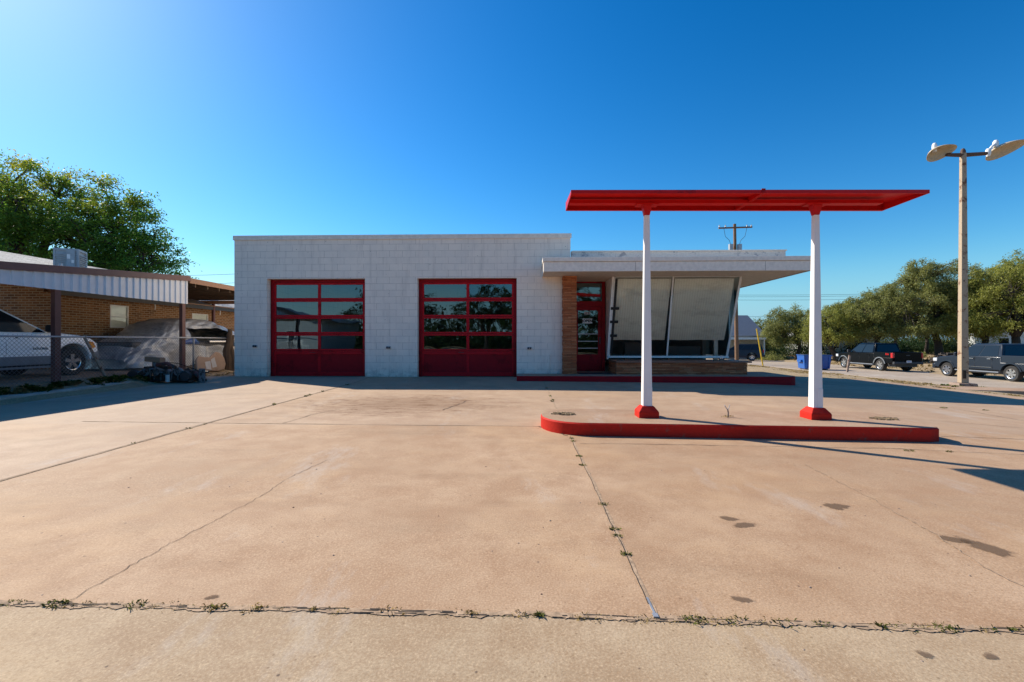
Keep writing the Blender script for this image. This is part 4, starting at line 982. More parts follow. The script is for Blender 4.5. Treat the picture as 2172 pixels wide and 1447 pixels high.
def pickup(label, x, y, z, rz, paint, flare, chrome_trim=False, spokes=6):
    t = thing('pickup_truck', label, 'pickup truck', (x, y, z), rz)
    wbse = 1.84; R_ = .40; zc = .40; AR = .50; zb = .52
    A1 = arch(-wbse, zc, AR, zb); A2 = arch(wbse, zc, AR, zb)
    # start rear bottom, over... polygon: bottom edge from front to rear with arches, then top
    bottom = [(2.72, zb)] + A2 + A1 + [(-3.0, zb+.08)]
    top = [(-3.02, .95), (-1.35, .95), (-1.32, 1.24), (1.0, 1.26), (1.35, 1.24), (2.35, 1.15), (2.66, 1.05), (2.78, .9), (2.80, .62)]
    wf = lambda yy, zz: (.985 if .6 < zz < 1.1 else .95 if zz >= 1.1 else .955) - (.10*cl((yy-2.3)/.5, 0, 1)) 
    m = MB(); m.prismx(bottom+top, wf); m.build('body', paint, t, bevel=.035, world=False, smooth=True)
    # bed
    bd_ = MB()
    for s in (-1, 1):
        bd_.add([(s*.985, -3.0, .951), (s*.985, -1.353, .951), (s*.90, -1.353, .951), (s*.90, -3.0, .951), (s*.965, -3.0, 1.32), (s*.965, -1.353, 1.32), (s*.90, -1.353, 1.32), (s*.90, -3.0, 1.32)], [(0,1,2,3),(7,6,5,4),(0,4,5,1),(1,5,6,2),(2,6,7,3),(3,7,4,0)])
    bd_.box(-.9, -1.40, .951, .9, -1.353, 1.32)
    bd_.build('bed', paint, t, bevel=.015, world=False)
    tg = part('tailgate', paint, t, lambda m: m.box(-.86, -3.045, .66, .86, -2.99, 1.31), bevel=.015, world=False)
    part('handle', 'chrome' if chrome_trim else 'plasticdark', tg, lambda m: m.box(-.12, -3.06, 1.08, .12, -3.046, 1.14), world=False)
    pl_ = part('number_plate', 'whitepaint', t, lambda m: m.box(-.16, -3.145, .62, .16, -3.135, .76), world=False)
    part('plate_marks', 'bluebin', pl_, lambda m: [m.box(-.12+.036*i, -3.148, .66, -.10+.036*i, -3.1455, .72) for i in range(7)], world=False)
    part('rear_bumper', 'plasticdark' if not chrome_trim else 'chrome', t, lambda m: m.box(-.95, -3.13, .50, .95, -2.95, .68), bevel=.03, world=False)
    part('front_bumper', paint, t, lambda m: m.box(-.90, 2.70, .42, .90, 2.92, .72), bevel=.05, world=False)
    part('grille', 'plasticdark', t, lambda m: m.box(-.55, 2.74, .74, .55, 2.84, 1.04), bevel=.02, world=False)
    for s in (-1, 1):
        part('taillight', 'tail', t, lambda m: m.box(s*.87, -3.05, .93, s*1.0, -2.86, 1.27), bevel=.02, world=False)
        part('headlight', 'lens', t, lambda m: m.box(s*.60, 2.52, .86, s*.945, 2.80, 1.06), bevel=.03, world=False)
        mr = part('mirror', 'plasticdark' if not chrome_trim else paint, t, lambda m: m.box(s*.98, .98, 1.22, s*1.22, 1.10, 1.44), bevel=.03, world=False)
        for yy in (.28, -.72): part('door_handle', paint if not chrome_trim else 'chrome', t, lambda m: m.box(s*.975, yy-.1, 1.10, s*1.005, yy+.1, 1.135), world=False, bevel=.006)
        part('running_board', 'cladding', t, lambda m: m.box(s*.90, -1.25, .40, s*1.02, 1.25, .46), bevel=.01, world=False)
        def fl(m):
            for yc in (wbse, -wbse):
                P = arch(yc, zc, AR, zb, n=16); P2 = arch(yc, zc, AR+.07, zb, n=16)
                vs = [(s*.97, a, b) for a, b in P]+[(s*1.015, a, b) for a, b in P]+[(s*1.01, a, b) for a, b in P2]+[(s*.97, a, b) for a, b in P2]; k = 17
                m.add(vs, [(r_*k+i, r_*k+i+1, (r_+1)*k+i+1, (r_+1)*k+i) for r_ in range(3) for i in range(16)])
        part('wheel_arch_trim', flare, t, fl, world=False, smooth=True)
        for yy in (wbse, -wbse): wheel(t, s*.84, yy, R_, .27, spokes, s)
        part('door_seam', 'plasticdark', t, lambda m: [m.box(s*.975, yy-.004, .60, s*.9885, yy+.004, 1.22) for yy in (1.12, .10, -.88)], world=False)
    part('underbody', 'plasticdark', t, lambda m: m.box(-.72, -2.9, .32, .72, 2.6, .60), world=False)
    if chrome_trim: part('side_trim', 'chrome', t, lambda m: [m.box(s*.983, -.85, .66, s*.992, 1.1, .675) for s in (-1, 1)], world=False)
    W_ = [((.05, .06), (.50, .06), (.47, .90), (.06, .90)), ((.53, .06), (.92, .06), (.92, .90), (.50, .90))]
    greenhouse(t, (1.30, -1.36, 1.22), (.42, -1.18, 1.93), .93, .74, paint, W_)
    return t
zS = -.80
tb = pickup('black pickup truck with grey wheel arches parked farther up the side road', 25.75, 34.4, gz(25.5, 34)+.002, R(-1), 'blackpaint', 'flare')
M = Matrix.Translation((-.989, -2.55, 1.17)) @ Matrix.Rotation(R(-90), 4, 'Z') @ Matrix.Rotation(R(90), 4, 'X')
text_mesh('FX4', .17, 'bed_lettering', 'tail', tb, M, .004, .006)
tg_ = pickup('dark grey pickup truck parked behind the tall rusty lamp pole', 25.9, 25.9, gz(25.5, 26)+.002, R(-1.5), 'greypaint', 'greypaint', True)

def suv(label, x, y, z, rz, paint, clad, name='parked_car', textlab=None, cat='car'):
    t = thing(name, label, cat, (x, y, z), rz)
    yf, yr, R_, AR, zb = 1.60, -1.28, .375, .47, .40
    bottom = [(2.20, zb+.0)] + arch(yf, .39, AR, zb) + arch(yr, .39, AR, zb) + [(-2.32, zb+.05)]
    top = [(-2.38, .75), (-2.33, 1.13), (1.0, 1.15), (1.3, 1.14), (1.8, 1.09), (2.15, 1.0), (2.32, .88), (2.38, .72), (2.36, .5)]
    wf = lambda yy, zz: (.93 if zz < .9 else .90) - .10*cl((yy-1.9)/.5, 0, 1)**1.5 - .03*(zz > 1.05)
    m = MB(); m.prismx(bottom+top, wf); m.build('body', paint, t, bevel=.04, world=False, smooth=True, seg=3)
    part('cladding', clad, t, lambda m: m.box(-.945, yr+.49, .34, -.88, yf-.49, .56), bevel=.02, world=False)
    part('cladding', clad, t, lambda m: m.box(.88, yr+.49, .34, .945, yf-.49, .56), bevel=.02, world=False)
    part('front_bumper', clad, t, lambda m: m.prismx([(2.10, .42), (2.12, .62), (2.44, .66), (2.46, .50), (2.36, .40)], lambda yy, zz: .93-.12*cl((yy-2.1)/.35, 0, 1)), bevel=.03, world=False)
    part('rear_bumper', clad, t, lambda m: m.box(-.88, -2.48, .42, .88, -2.25, .66), bevel=.03, world=False)
    part('underbody', 'plasticdark', t, lambda m: m.box(-.7, -2.2, .28, .7, 2.1, .5), world=False)
    part('grille', 'plasticdark', t, lambda m: m.box(-.5, 2.34, .70, .5, 2.40, .88), bevel=.02, world=False)
    for s in (-1, 1):
        hl = part('headlight', 'lens', t, lambda m: m.box(s*.50, 2.20, .72, s*.82, 2.39, .88), bevel=.03, world=False)
        part('turn_signal', 'orange', t, lambda m: m.add([(s*.925, 2.02, .93), (s*.905, 2.17, .91), (s*.88, 2.27, .75), (s*.91, 2.12, .73), (s*.80, 2.05, .92), (s*.78, 2.2, .90), (s*.77, 2.30, .76), (s*.80, 2.13, .74)], [(0,1,2,3),(7,6,5,4),(0,4,5,1),(1,5,6,2),(2,6,7,3),(3,7,4,0)]), world=False, bevel=.01)
        part('mirror', 'black', t, lambda m: [m.box(s*.91, .86, 1.16, s*1.14, 1.0, 1.34)], bevel=.035, world=False)
        part('running_board', 'cladding', t, lambda m: m.box(s*.92, yr+.55, .26, s*1.04, yf-.62, .31), bevel=.01, world=False)
        part('door_seam', 'plasticdark', t, lambda m: [m.box(s*.90, yy-.003, .58, s*.9325, yy+.003, .90) for yy in (1.02, .0, -.85)], world=False)
        part('roof_rail', 'black', t, lambda m: m.tube([(s*.60, .1, 1.70), (s*.60, -.1, 1.77), (s*.60, -1.9, 1.77), (s*.60, -2.1, 1.70)], .02, 6), world=False)
        part('lower_door_trim', paint, t, lambda m: m.box(s*.925, -.8, .60, s*.94, .98, .635), world=False, bevel=.004)
        part('lock', 'black', t, lambda m: m.box(s*.92, .20, .995, s*.935, .24, 1.02), world=False)
        part('taillight', 'tail', t, lambda m: m.box(s*.78, -2.38, .85, s*.90, -2.28, 1.15), bevel=.02, world=False)
        for yy in (yf, yr): wheel(t, s*.78, yy, R_, .25, 5, s, .60)
    W_ = [((.03, .04), (.36, .04), (.34, .90), (.05, .90)), ((.385, .04), (.62, .04), (.62, .90), (.365, .90)), ((.65, .06), (.93, .06), (.88, .88), (.65, .88))]
    greenhouse(t, (1.05, -2.30, 1.12), (.05, -2.15, 1.74), .88, .70, paint, W_)
    if textlab:
        M = Matrix.Translation((.935, .75, .74)) @ Matrix.Rotation(R(90), 4, 'Z') @ Matrix.Rotation(R(90), 4, 'X')
        text_mesh(textlab, .075, 'door_lettering', 'black', t, M, .003, .001)
    return t
suv('white four wheel drive car under the carport behind the chain link fence', -13.03, 10.25, yz(-13, 10)+.022, 0, 'whitesuv', 'cladding', textlab='EXPLORER')

# ================================================================= RIGHT SIDE FURNITURE
# light pole
PXY = (19.15, 20.5); pz = gz(*PXY)
lp = thing('lamp_pole', 'tall square rusty lamp pole with two wide shades on a crossarm', 'lamp pole', (PXY[0], PXY[1], pz))
ro = R(-12)
part('pole', 'polepaint', lp, lambda m: m.frustum(PXY, .135, .085, pz+.18, 9.5, ro), bevel=.008)
part('pole_base', 'rust', lp, lambda m: [m.frustum(PXY, .36, .33, pz-.1, pz+.17, ro)], bevel=.02)
part('hand_hole', 'dark', lp, lambda m: m.obox((PXY[0]-.06, PXY[1]-.128, pz+.55), (.12, .03, .36), Matrix.Rotation(ro, 3, 'Z')))
part('pole_cap', 'rustdark', lp, lambda m: m.lathe([(.10, 0), (.09, .12), (.05, .2), (0, .22)], (PXY[0], PXY[1], 9.5), n=10))
part('rust_patch', 'rustdark', lp, lambda m: [m.obox((PXY[0]+dx, PXY[1]-.125+.005*(z-pz), z), (w, .02, h), Matrix.Rotation(ro, 3, 'Z')) for dx, z, w, h in ((.05, 1.3, .1, .45), (.05, 3.4, .09, .14), (.05, 5.2, .08, .18), (-.05, 4.9, .04, .05), (-.06, 4.4, .03, .05), (-.05, 3.9, .04, .07))])
part('crossarm', 'rustdark', lp, lambda m: [m.tube([(PXY[0], PXY[1], 9.42), (PXY[0]-.75, PXY[1]-.05, 9.42)], [.09, .07], 6), m.tube([(PXY[0], PXY[1], 9.42), (PXY[0]+1.05, PXY[1]+.05, 9.50)], [.09, .075], 6)])
def shade(cx, cy, cz, yaw, pitch, roll, a, b):
    m = MB(); M = Matrix.Rotation(yaw, 3, 'Z') @ Matrix.Rotation(pitch, 3, 'Y') @ Matrix.Rotation(roll, 3, 'X')
    nr, nt = 7, 28; vs = []
    for i in range(nr+1):
        q = i/nr
        for k in range(nt):
            th = 2*math.pi*k/nt; ex = (1+.12*math.cos(th))
            vs.append(Vector((cx, cy, cz))+M @ Vector((a*q*ex*math.cos(th), b*q*math.sin(th)*(1-.12*math.cos(th)), .30*(1-q*q)**.8)))
    m.add(vs, [(i*nt+k, i*nt+(k+1) % nt, (i+1)*nt+(k+1) % nt, (i+1)*nt+k) for i in range(nr) for k in range(nt)])
    return m
for (cx, cy, cz, yaw, pt, rl, a, b, lx) in ((18.12, 20.45, 9.50, R(-25), R(-16), R(-36), .53, .36, -1), (21.2, 20.8, 9.72, R(-22), R(-20), R(-30), .74, .38, 1)):
    s_ = shade(cx, cy, cz, yaw, pt, rl, a, b).build('lamp_shade', 'shade', lp, smooth='all', solid=.012)
    if lx < 0: part('lamp_housing', 'lampwhite', s_, lambda m: m.lathe([(.085, 0), (.095, .25), (.085, .34), (.05, .40), (0, .42)], (cx-.1, cy+.15, cz+.1), n=16), smooth='all')
    else: part('lamp_housing', 'lampwhite', s_, lambda m: [m.lathe([(.05, -.25), (.09, -.15), (.10, .02), (.06, .10), (0, .12)], (cx-.78, cy-.1, cz-.05), n=14), m.tube([(cx-.74, cy-.1, cz+.0), (cx-.6, cy-.08, cz+.16), (cx-.44, cy-.05, cz+.26)], [.045, .05, .06], 10), m.lathe([(.09, 0), (.11, .14), (.10, .24), (.06, .31), (0, .33)], (cx-.38, cy-.02, cz+.14), n=16)], smooth='all')
# concrete remnant by the pole
m = MB(); zq = gz(16.2, 16)
for a in range(1): m.add([(15.1, 16.7, zq-.2), (18.4, 16.4, zq-.35), (18.8, 17.6, zq-.3), (15.6, 18.4, zq-.2), (15.15, 16.75, zq+.02), (18.35, 16.45, zq-.03), (18.7, 17.5, zq-.02), (15.65, 18.3, zq+.02)], [(0,3,2,1),(4,5,6,7),(0,1,5,4),(1,2,6,5),(2,3,7,6),(3,0,4,7)])
prop(m.build('concrete_block', 'island', world='base', bevel=.03), 'flat broken slab of old concrete lying in the dry grass by the lamp pole', 'concrete slab')
# dumpster
dz_ = gz(20.5, 33)
db = thing('dumpster', 'blue steel dumpster standing at the edge of the side road', 'dumpster', (20.75, 33.4, dz_), R(-10)); db.scale = (.80, .8, .9)
part('bin', 'bluebin', db, lambda m: m.add([(-1.0, -.7, .08), (1.0, -.7, .08), (1.0, .7, .08), (-1.0, .7, .08), (-1.1, -.8, 1.12), (1.1, -.8, 1.12), (1.1, .75, 1.12), (-1.1, .75, 1.12)], [(0,3,2,1),(4,5,6,7),(0,1,5,4),(1,2,6,5),(2,3,7,6),(3,0,4,7)]), world=False, bevel=.01)
part('rim', 'bluebin', db, lambda m: [m.box(-1.14, -.84, 1.10, 1.14, -.805, 1.17), m.box(-1.14, .755, 1.10, 1.14, .79, 1.17), m.box(-1.14, -.80, 1.122, -1.105, .75, 1.17), m.box(1.105, -.80, 1.122, 1.14, .75, 1.17)], world=False)
part('rib', 'bluebin', db, lambda m: [m.box(x-.04, -.82, .12, x+.04, -.72, 1.09) for x in (-.9, -.45, 0, .45, .9)], world=False)
part('lifting_pocket', 'bluebin', db, lambda m: [m.box(s*1.06, -.4, .6, s*1.22, .4, .78) for s in (-1, 1)], world=False)
part('lid', 'plasticdark', db, lambda m: [m.box(-1.09, -.795, 1.175, -.02, .745, 1.20), m.box(.02, -.795, 1.175, 1.09, .745, 1.20)], world=False, bevel=.01)
part('skid', 'rust', db, lambda m: [m.box(x-.06, -.65, 0, x+.06, .65, .08) for x in (-.8, .8)], world=False)
# leaning bollard, guy guard
bz_ = gz(21.2, 30.6)
prop(part('steel_post', 'rust', None, lambda m: m.tube([(21.15, 30.6, bz_-.1), (21.35, 30.62, bz_+1.12)], .07, 10), world='base'), 'short leaning rusty pipe post at the edge of the side road', 'post')
gz_ = gz(18.9, 37.5)
prop(part('guy_wire_guard', 'yellow', None, lambda m: m.tube([(19.15, 37.3, gz_), (18.5, 37.0, gz_+2.95)], .055, 8), world='base'), 'leaning yellow guard tube of the utility pole guy wire', 'guy guard')
# utility poles
def utility_pole(x, y, top, label, arm=1.45, lean=-.2, rz=0, arms=(0,)):
    z0 = gz(x, y)-.1; t = thing('utility_pole', label, 'utility pole', (x, y, z0))
    p = part('pole', 'polewood', t, lambda m: m.tube([(x, y, z0), (x+lean*.5, y, (z0+top)/2), (x+lean, y, top)], [.17, .15, .12], 10))
    c, s = math.cos(rz), math.sin(rz)
    part('crossarm', 'polewood', t, lambda m: m.obox((x+lean, y-.14, top-.35), (arm*2, .1, .12), Matrix.Rotation(rz, 3, 'Z') @ Matrix.Rotation(R(-1.5), 3, 'Y')))
    for d in (-1, -.62, .72, 1): part('insulator', 'galv', t, lambda m: m.lathe([(.03, 0), (.06, .04), (.03, .1), (.06, .14), (0, .2)], (x+lean+d*arm*.95*c, y-.14+d*arm*.95*s, top-.29), n=8))
    for d in (-1, 1):
        part('transformer', 'galv', t, lambda m: m.tube([(x+lean+d*.38, y-.1, top-2.6), (x+lean+d*.38, y-.1, top-1.8)], .2, 12))
        part('jumper_wire', 'black', t, lambda m: m.tube([(x+lean+d*1.0*c, y-.14, top-.35), (x+lean+d*.85, y-.1, top-1.1), (x+lean+d*.5, y-.1, top-1.45), (x+lean+d*.38, y-.1, top-1.8)], .018, 5))
    return t
utility_pole(18.55, 40.5, 11.55, 'weathered wooden utility pole with crossarm rising behind the office roof')
utility_pole(-27.3, 47, 8.7, 'wooden utility pole with small crossarm far left of the garage', 1.0, .5, R(35))
def cable(p0, p1, sag, r=.016, n=14):
    m = MB(); p0, p1 = Vector(p0), Vector(p1)
    m.tube([p0.lerp(p1, i/n)-Vector((0, 0, sag*4*(i/n)*(1-i/n))) for i in range(n+1)], r, 4, cap=False); return m
cabs = [((-8, 66, 8.6), (60, 64, 7.4), .9, .022), ((-8, 66, 9.0), (60, 64, 7.9), .9, .022), ((-8, 66, 9.3), (60, 64, 8.1), .9, .022),
        ((5, 62, 5.9), (50, 64, 4.7), .6, .02), ((5, 62, 5.4), (50, 64, 4.2), .6, .02), ((5, 62, 5.0), (50, 64, 3.9), .6, .02),
        ((-60, 50, 9.6), (-27, 47, 8.5), .6, .02), ((-60, 50, 8.4), (-27, 47, 7.6), .6, .02)]
labs = ['thin overhead power line of the upper bundle crossing the sky behind the office']*3 + ['thin overhead power line of the lower bundle behind the office']*3 + ['upper thin power line running to the far left utility pole', 'lower thin power line running to the far left utility pole']
for c, lb in zip(cabs, labs):
    o = cable(*c).build('power_line', 'black', world='base'); prop(o, lb, 'power line', 'power lines across the sky')
prop(cable((18.4, 40.4, 10.9), (25.5, 60, 3), .2, .015).build('guy_wire', 'black', world='base'), 'thin slack service wire slanting down from the utility pole behind the office', 'wire')

# houses in the distance
def house(name, label, x, y, w, d, ez, rzz, wallm, roofm, rz=0, extra=None, cat='house'):
    z0 = gz(x, y)-.1; t = thing(name, label, cat, (x, y, z0), rz)
    part('wall', wallm, t, lambda m: m.box(-w/2, -d/2, 0, w/2, d/2, ez), world=False)
    part('gable', wallm, t, lambda m: m.add([(-w/2, -d/2, ez), (w/2, -d/2, ez), (0, -d/2, rzz-.05), (-w/2, d/2, ez), (w/2, d/2, ez), (0, d/2, rzz-.05)], [(0, 1, 2), (3, 5, 4), (0, 2, 5, 3), (1, 4, 5, 2)]), world=False)
    def f(m):
        o = .35; k = (rzz-ez)/(w/2)
        for s in (-1, 1):
            a = s*(w/2+o); az = ez-o*k; m.add([(a, -d/2-o, az), (a, d/2+o, az), (0, d/2+o, rzz), (0, -d/2-o, rzz), (a, -d/2-o, az+.12), (a, d/2+o, az+.12), (0, d/2+o, rzz+.12), (0, -d/2-o, rzz+.12)], [(0,1,2,3),(4,5,6,7),(0,4,7,3),(1,5,6,2),(0,1,5,4),(3,2,6,7)])
    part('roof', roofm, t, f, world=False)
    for wx in (-w*.28, w*.28):
        fr = part('window', 'whitepaint', t, lambda m: m.box(wx-.5, -d/2-.04, .9, wx+.5, -d/2-.005, 2.1), world=False)
        part('pane', 'carglass', fr, lambda m: m.box(wx-.42, -d/2-.05, .98, wx+.42, -d/2-.042, 2.02), world=False)
    part('door', 'doorred' if name == 'x' else 'tan', t, lambda m: m.box(-.45, -d/2-.05, 0, .45, -d/2-.003, 2.05), world=False)
    return t
h1 = house('metal_roof_house', 'pale house with grey metal gable roofs behind the utility pole', 24.0, 60, 9, 9, 2.9, 5.4, 'housewall', 'greymetal', R(90))
part('porch_roof', 'whitepaint', h1, lambda m: m.box(-7.4, -3.4, 2.35, -4.55, 3.6, 2.6), world=False)
part('porch_post', 'whitepaint', h1, lambda m: [m.box(-7.3, x, 0, -7.18, x+.12, 2.35) for x in (-3.3, 0, 3.4)], world=False)
h1b = house('metal_roof_barn', 'second grey metal gable roof rising behind the pale house', 19.5, 70, 10, 12, 4.2, 7.6, 'greymetal', 'greymetal', R(90), cat='house')
suv('dark parked car glimpsed under the porch beside the utility pole', 22.6, 49.2, gz(22.6, 49.2), R(70), 'greypaint', 'greypaint')
house('white_cottage', 'small white house seen between the mesquite trunks beyond the trucks', 43, 66, 8, 7, 2.6, 4.3, 'housewall', 'shingle', R(12))
house('white_bungalow', 'white gabled house at the far right edge behind the mesquites', 64, 60, 10, 8, 3.2, 5.5, 'whitepaint', 'shingle', R(-35))
# wire fence and log pile beyond trucks
m = MB(); 
lg = thing('log_pile', 'pile of cut grey branches and logs beyond the pickup trucks', 'log pile', (36, 38, -.7))
part('logs', 'bark', lg, lambda m: [m.tube([(35.2+r.uniform(-1.6, 1.6), 38+r.uniform(-.8, .8), -.62+r.uniform(0, .9)), (35.2+r.uniform(-1.8, 1.8), 38+r.uniform(-.9, .9), -.6+r.uniform(0, .9))], r.uniform(.04, .12), 6) for _ in range(60)])

# ================================================================= TREES
def leaf_mesh(name, P, T, mat, parent, ls, lw, r):
    """P (n,3) leaf centres, T (n,3) leaf long directions"""
    n = len(P); T = T/np.linalg.norm(T, axis=1, keepdims=True)
    rv = r.normal(size=(n, 3)); S = np.cross(T, rv); S /= np.linalg.norm(S, axis=1, keepdims=True)+1e-9
    L = ls*r.uniform(.6, 1.3, (n, 1)); Wd = lw*r.uniform(.6, 1.3, (n, 1))
    a = P-T*L*.5; b = P+S*Wd*.5; c = P+T*L*.5; d = P-S*Wd*.5
    V = np.stack([a, b, c, d], 1).reshape(-1, 3)
    off = np.array(woff(parent)); V = V-off
    me = bpy.data.meshes.new(name); me.vertices.add(4*n); me.vertices.foreach_set('co', V.astype(np.float32).ravel())
    me.loops.add(4*n); me.loops.foreach_set('vertex_index', np.arange(4*n, dtype=np.int32)); me.polygons.add(n)
    me.polygons.foreach_set('loop_start', np.arange(0, 4*n, 4, dtype=np.int32)); me.polygons.foreach_set('loop_total', np.full(n, 4, dtype=np.int32))
    me.update(calc_edges=True); me.materials.append(MAT[mat]); o = bpy.data.objects.new(name, me); COL.objects.link(o)
    if parent: o.parent = parent
    return o
def tree(label, base, ells, nclump, per, ls, lw, mat, tr, split, seed, name='mesquite_tree', group=None, droop=.5, spray=.55, nl=6, shell=.55, lean=0):
    r = np.random.default_rng(seed); rr = random.Random(seed)
    t = thing(name, label, 'tree', base, 0, group)
    wts = np.array([e[3]*e[4]*e[5] for e in ells]) ** .75; wts /= wts.sum()
    C_ = []
    while len(C_) < nclump:
        e = ells[r.choice(len(ells), p=wts)]
        d = r.normal(size=3); d /= np.linalg.norm(d); q = (r.random()**(1/3))*(1-shell)+shell*r.uniform(.75, 1.0)
        if d[2] < -.35: d[2] *= .5
        C_.append(np.array(e[:3])+d*np.array(e[3:6])*q)
    C_ = np.array(C_)
    m = MB(); b = Vector(base); top = b+Vector((lean+rr.uniform(-.2, .2), rr.uniform(-.2, .2), split))
    m.tube([b-Vector((0, 0, .2)), b+Vector((lean*.3, 0, split*.35)), b.lerp(top, .7)+Vector((rr.uniform(-.12, .12)*tr*4, 0, 0)), top], [tr*1.35, tr, tr*.88, tr*.8], 9)
    nodes = []
    cen = [Vector(e[:3]) for e in ells]
    for k in range(nl):
        # limbs head for a clump in the crown's middle
        e = ells[k % len(ells)]; a = 2*math.pi*k/nl+rr.uniform(-.4, .4)
        tgt = Vector(e[:3])+Vector((math.cos(a)*e[3]*.45, math.sin(a)*e[4]*.45, e[5]*rr.uniform(-.2, .35)))
        pts = []; nseg = 7
        for i in range(nseg+1):
            q = i/nseg; p = top.lerp(tgt, q)+Vector((0, 0, (tgt-top).length*.12*math.sin(math.pi*q)))
            if 0 < i: p += Vector((rr.uniform(-1, 1), rr.uniform(-1, 1), rr.uniform(-.6, .6)))*(tgt-top).length*.05
            pts.append(p)
        rs = [tr*.62*(1-q/nseg)**.8+tr*.12 for q in range(nseg+1)]
        m.tube(pts, rs, 7); nodes += list(zip(pts[2:], rs[2:]))
    N = np.array([tuple(p) for p, _ in nodes]); NR = [q for _, q in nodes]
    for c in C_:
        i = int(np.argmin(((N-c)**2).sum(1)*np.array([1]*len(N)))); p0 = Vector(N[i]); p1 = Vector(c); L = (p1-p0).length
        if L < .2: continue
        mid = p0.lerp(p1, .5)+Vector((rr.uniform(-1, 1), rr.uniform(-1, 1), rr.uniform(-.3, 1)))*L*.13
        q0 = min(NR[i]*.6, .02+.02*L); m.tube([p0, p0.lerp(mid, .6), mid, mid.lerp(p1, .6), p1], [q0, q0*.8, q0*.65, q0*.45, q0*.25], 4, cap=False)
    m.build('trunk', 'bark', t, smooth='all')
    # leaf sprays
    ns = 9; M_ = nclump*ns
    cc_ = np.repeat(C_, ns, 0); dd = r.normal(size=(M_, 3)); dd[:, 2] = dd[:, 2]*.6-droop*.5; dd /= np.linalg.norm(dd, axis=1, keepdims=True)
    ln = spray*r.uniform(.5, 1.4, (M_, 1)); k = max(1, per//ns)
    cc2 = np.repeat(cc_, k, 0); d2 = np.repeat(dd, k, 0); l2 = np.repeat(ln, k, 0); s = r.random((M_*k, 1))
    P = cc2+d2*l2*s+r.normal(size=(M_*k, 3))*spray*.16; P[:, 2] -= (droop*l2*s*s*.5)[:, 0]
    T = d2*.7+r.normal(size=(M_*k, 3))*.6; T[:, 2] -= droop*.4
    leaf_mesh('crown', P, T, mat, t, ls, lw, r)
    return t
def px(x, y, t):     # a point at distance t in the direction measured from the photograph, used to site the trees
    u = (x-1086)/965; v = (723-y)/965; return (t*(u*.99956-.02967), t*(u*.02967+.99956), 1.28+v*t)
# big pecan behind the brick house
b = (-29.5, 26, .2)
def E(x, y, t, rx, ry, rz): c = px(x, y, t); return (c[0], c[1], c[2], rx, ry, rz)
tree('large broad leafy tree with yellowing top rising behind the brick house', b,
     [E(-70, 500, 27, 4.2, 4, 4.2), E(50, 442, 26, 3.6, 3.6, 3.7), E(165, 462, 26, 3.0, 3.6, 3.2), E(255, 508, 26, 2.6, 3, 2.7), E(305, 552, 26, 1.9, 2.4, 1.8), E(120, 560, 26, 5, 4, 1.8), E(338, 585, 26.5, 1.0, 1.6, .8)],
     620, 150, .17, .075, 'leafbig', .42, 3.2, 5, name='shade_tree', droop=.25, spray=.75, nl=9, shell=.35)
G_ = 'mesquite trees beyond the side road'
spec = [
 # label, base px x, t, ellipsoids[(x, y, rx, rz)], clumps, mat
 ('small rounded mesquite standing between the grey roofed house and the left canopy column', (1690, 52), [(1672, 690, 1.9, 1.5), (1650, 665, 1.1, .9), (1695, 662, 1.2, 1.0), (1640, 700, 1.3, 1.0), (1665, 715, 2.2, 1.0)], 120, 'leafmesq', .22, 1.6),
 ('mesquite with leaning forked trunk left of the black pickup', (1775, 47), [(1755, 675, 2.2, 1.5), (1795, 672, 2.2, 1.6), (1730, 690, 1.3, 1.2), (1760, 705, 2.6, 1.0)], 150, 'leafmesq2', .25, 1.9),
 ('mesquite with grey twiggy crown above the black pickup roof', (1850, 46), [(1838, 665, 2.6, 2.0), (1880, 650, 2.4, 2.2), (1855, 640, 1.6, 1.2), (1850, 700, 3.0, 1.1)], 210, 'leafmesq', .25, 2.2),
 ('tall wide mesquite with dark forking limbs between the two pickups', (1995, 44), [(1950, 625, 3.0, 2.2), (1995, 600, 3.2, 2.4), (1965, 572, 1.8, 1.2), (2035, 640, 3.0, 2.2), (1915, 650, 2.0, 1.6), (1940, 690, 3.2, 1.2), (2030, 690, 2.6, 1.2)], 360, 'leafmesq', .34, 2.4),
 ('mesquite with bright yellow green crown just right of the lamp pole', (2085, 42), [(2075, 640, 2.6, 2.4), (2100, 600, 2.2, 1.8), (2060, 690, 2.7, 1.5)], 220, 'leafmesq2', .28, 2.0),
 ('large dense mesquite filling the right edge above the grey pickup', (2150, 40), [(2135, 620, 2.8, 2.8), (2180, 590, 2.8, 2.8), (2150, 675, 3.4, 1.5), (2230, 600, 3, 3)], 330, 'leafmesq2', .34, 2.2),
]
for i, (lb, (bx_, t_), el, nc, mt, trr, spl) in enumerate(spec):
    bp_ = px(bx_, 750, t_); base = (bp_[0], bp_[1], gz(bp_[0], bp_[1])-.05)
    tree(lb, base, [(lambda c: (c[0], c[1], c[2], rx, rx, rz))(px(x, y, t_)) for x, y, rx, rz in el], int(nc*1.15), 195, .20, .055, mt, trr, spl, 20+i, group=G_, droop=.8, spray=.75, nl=6, shell=.3, lean=rr_ if (rr_ := [.2, -.7, .3, -.5, .3, .4][i]) else 0)
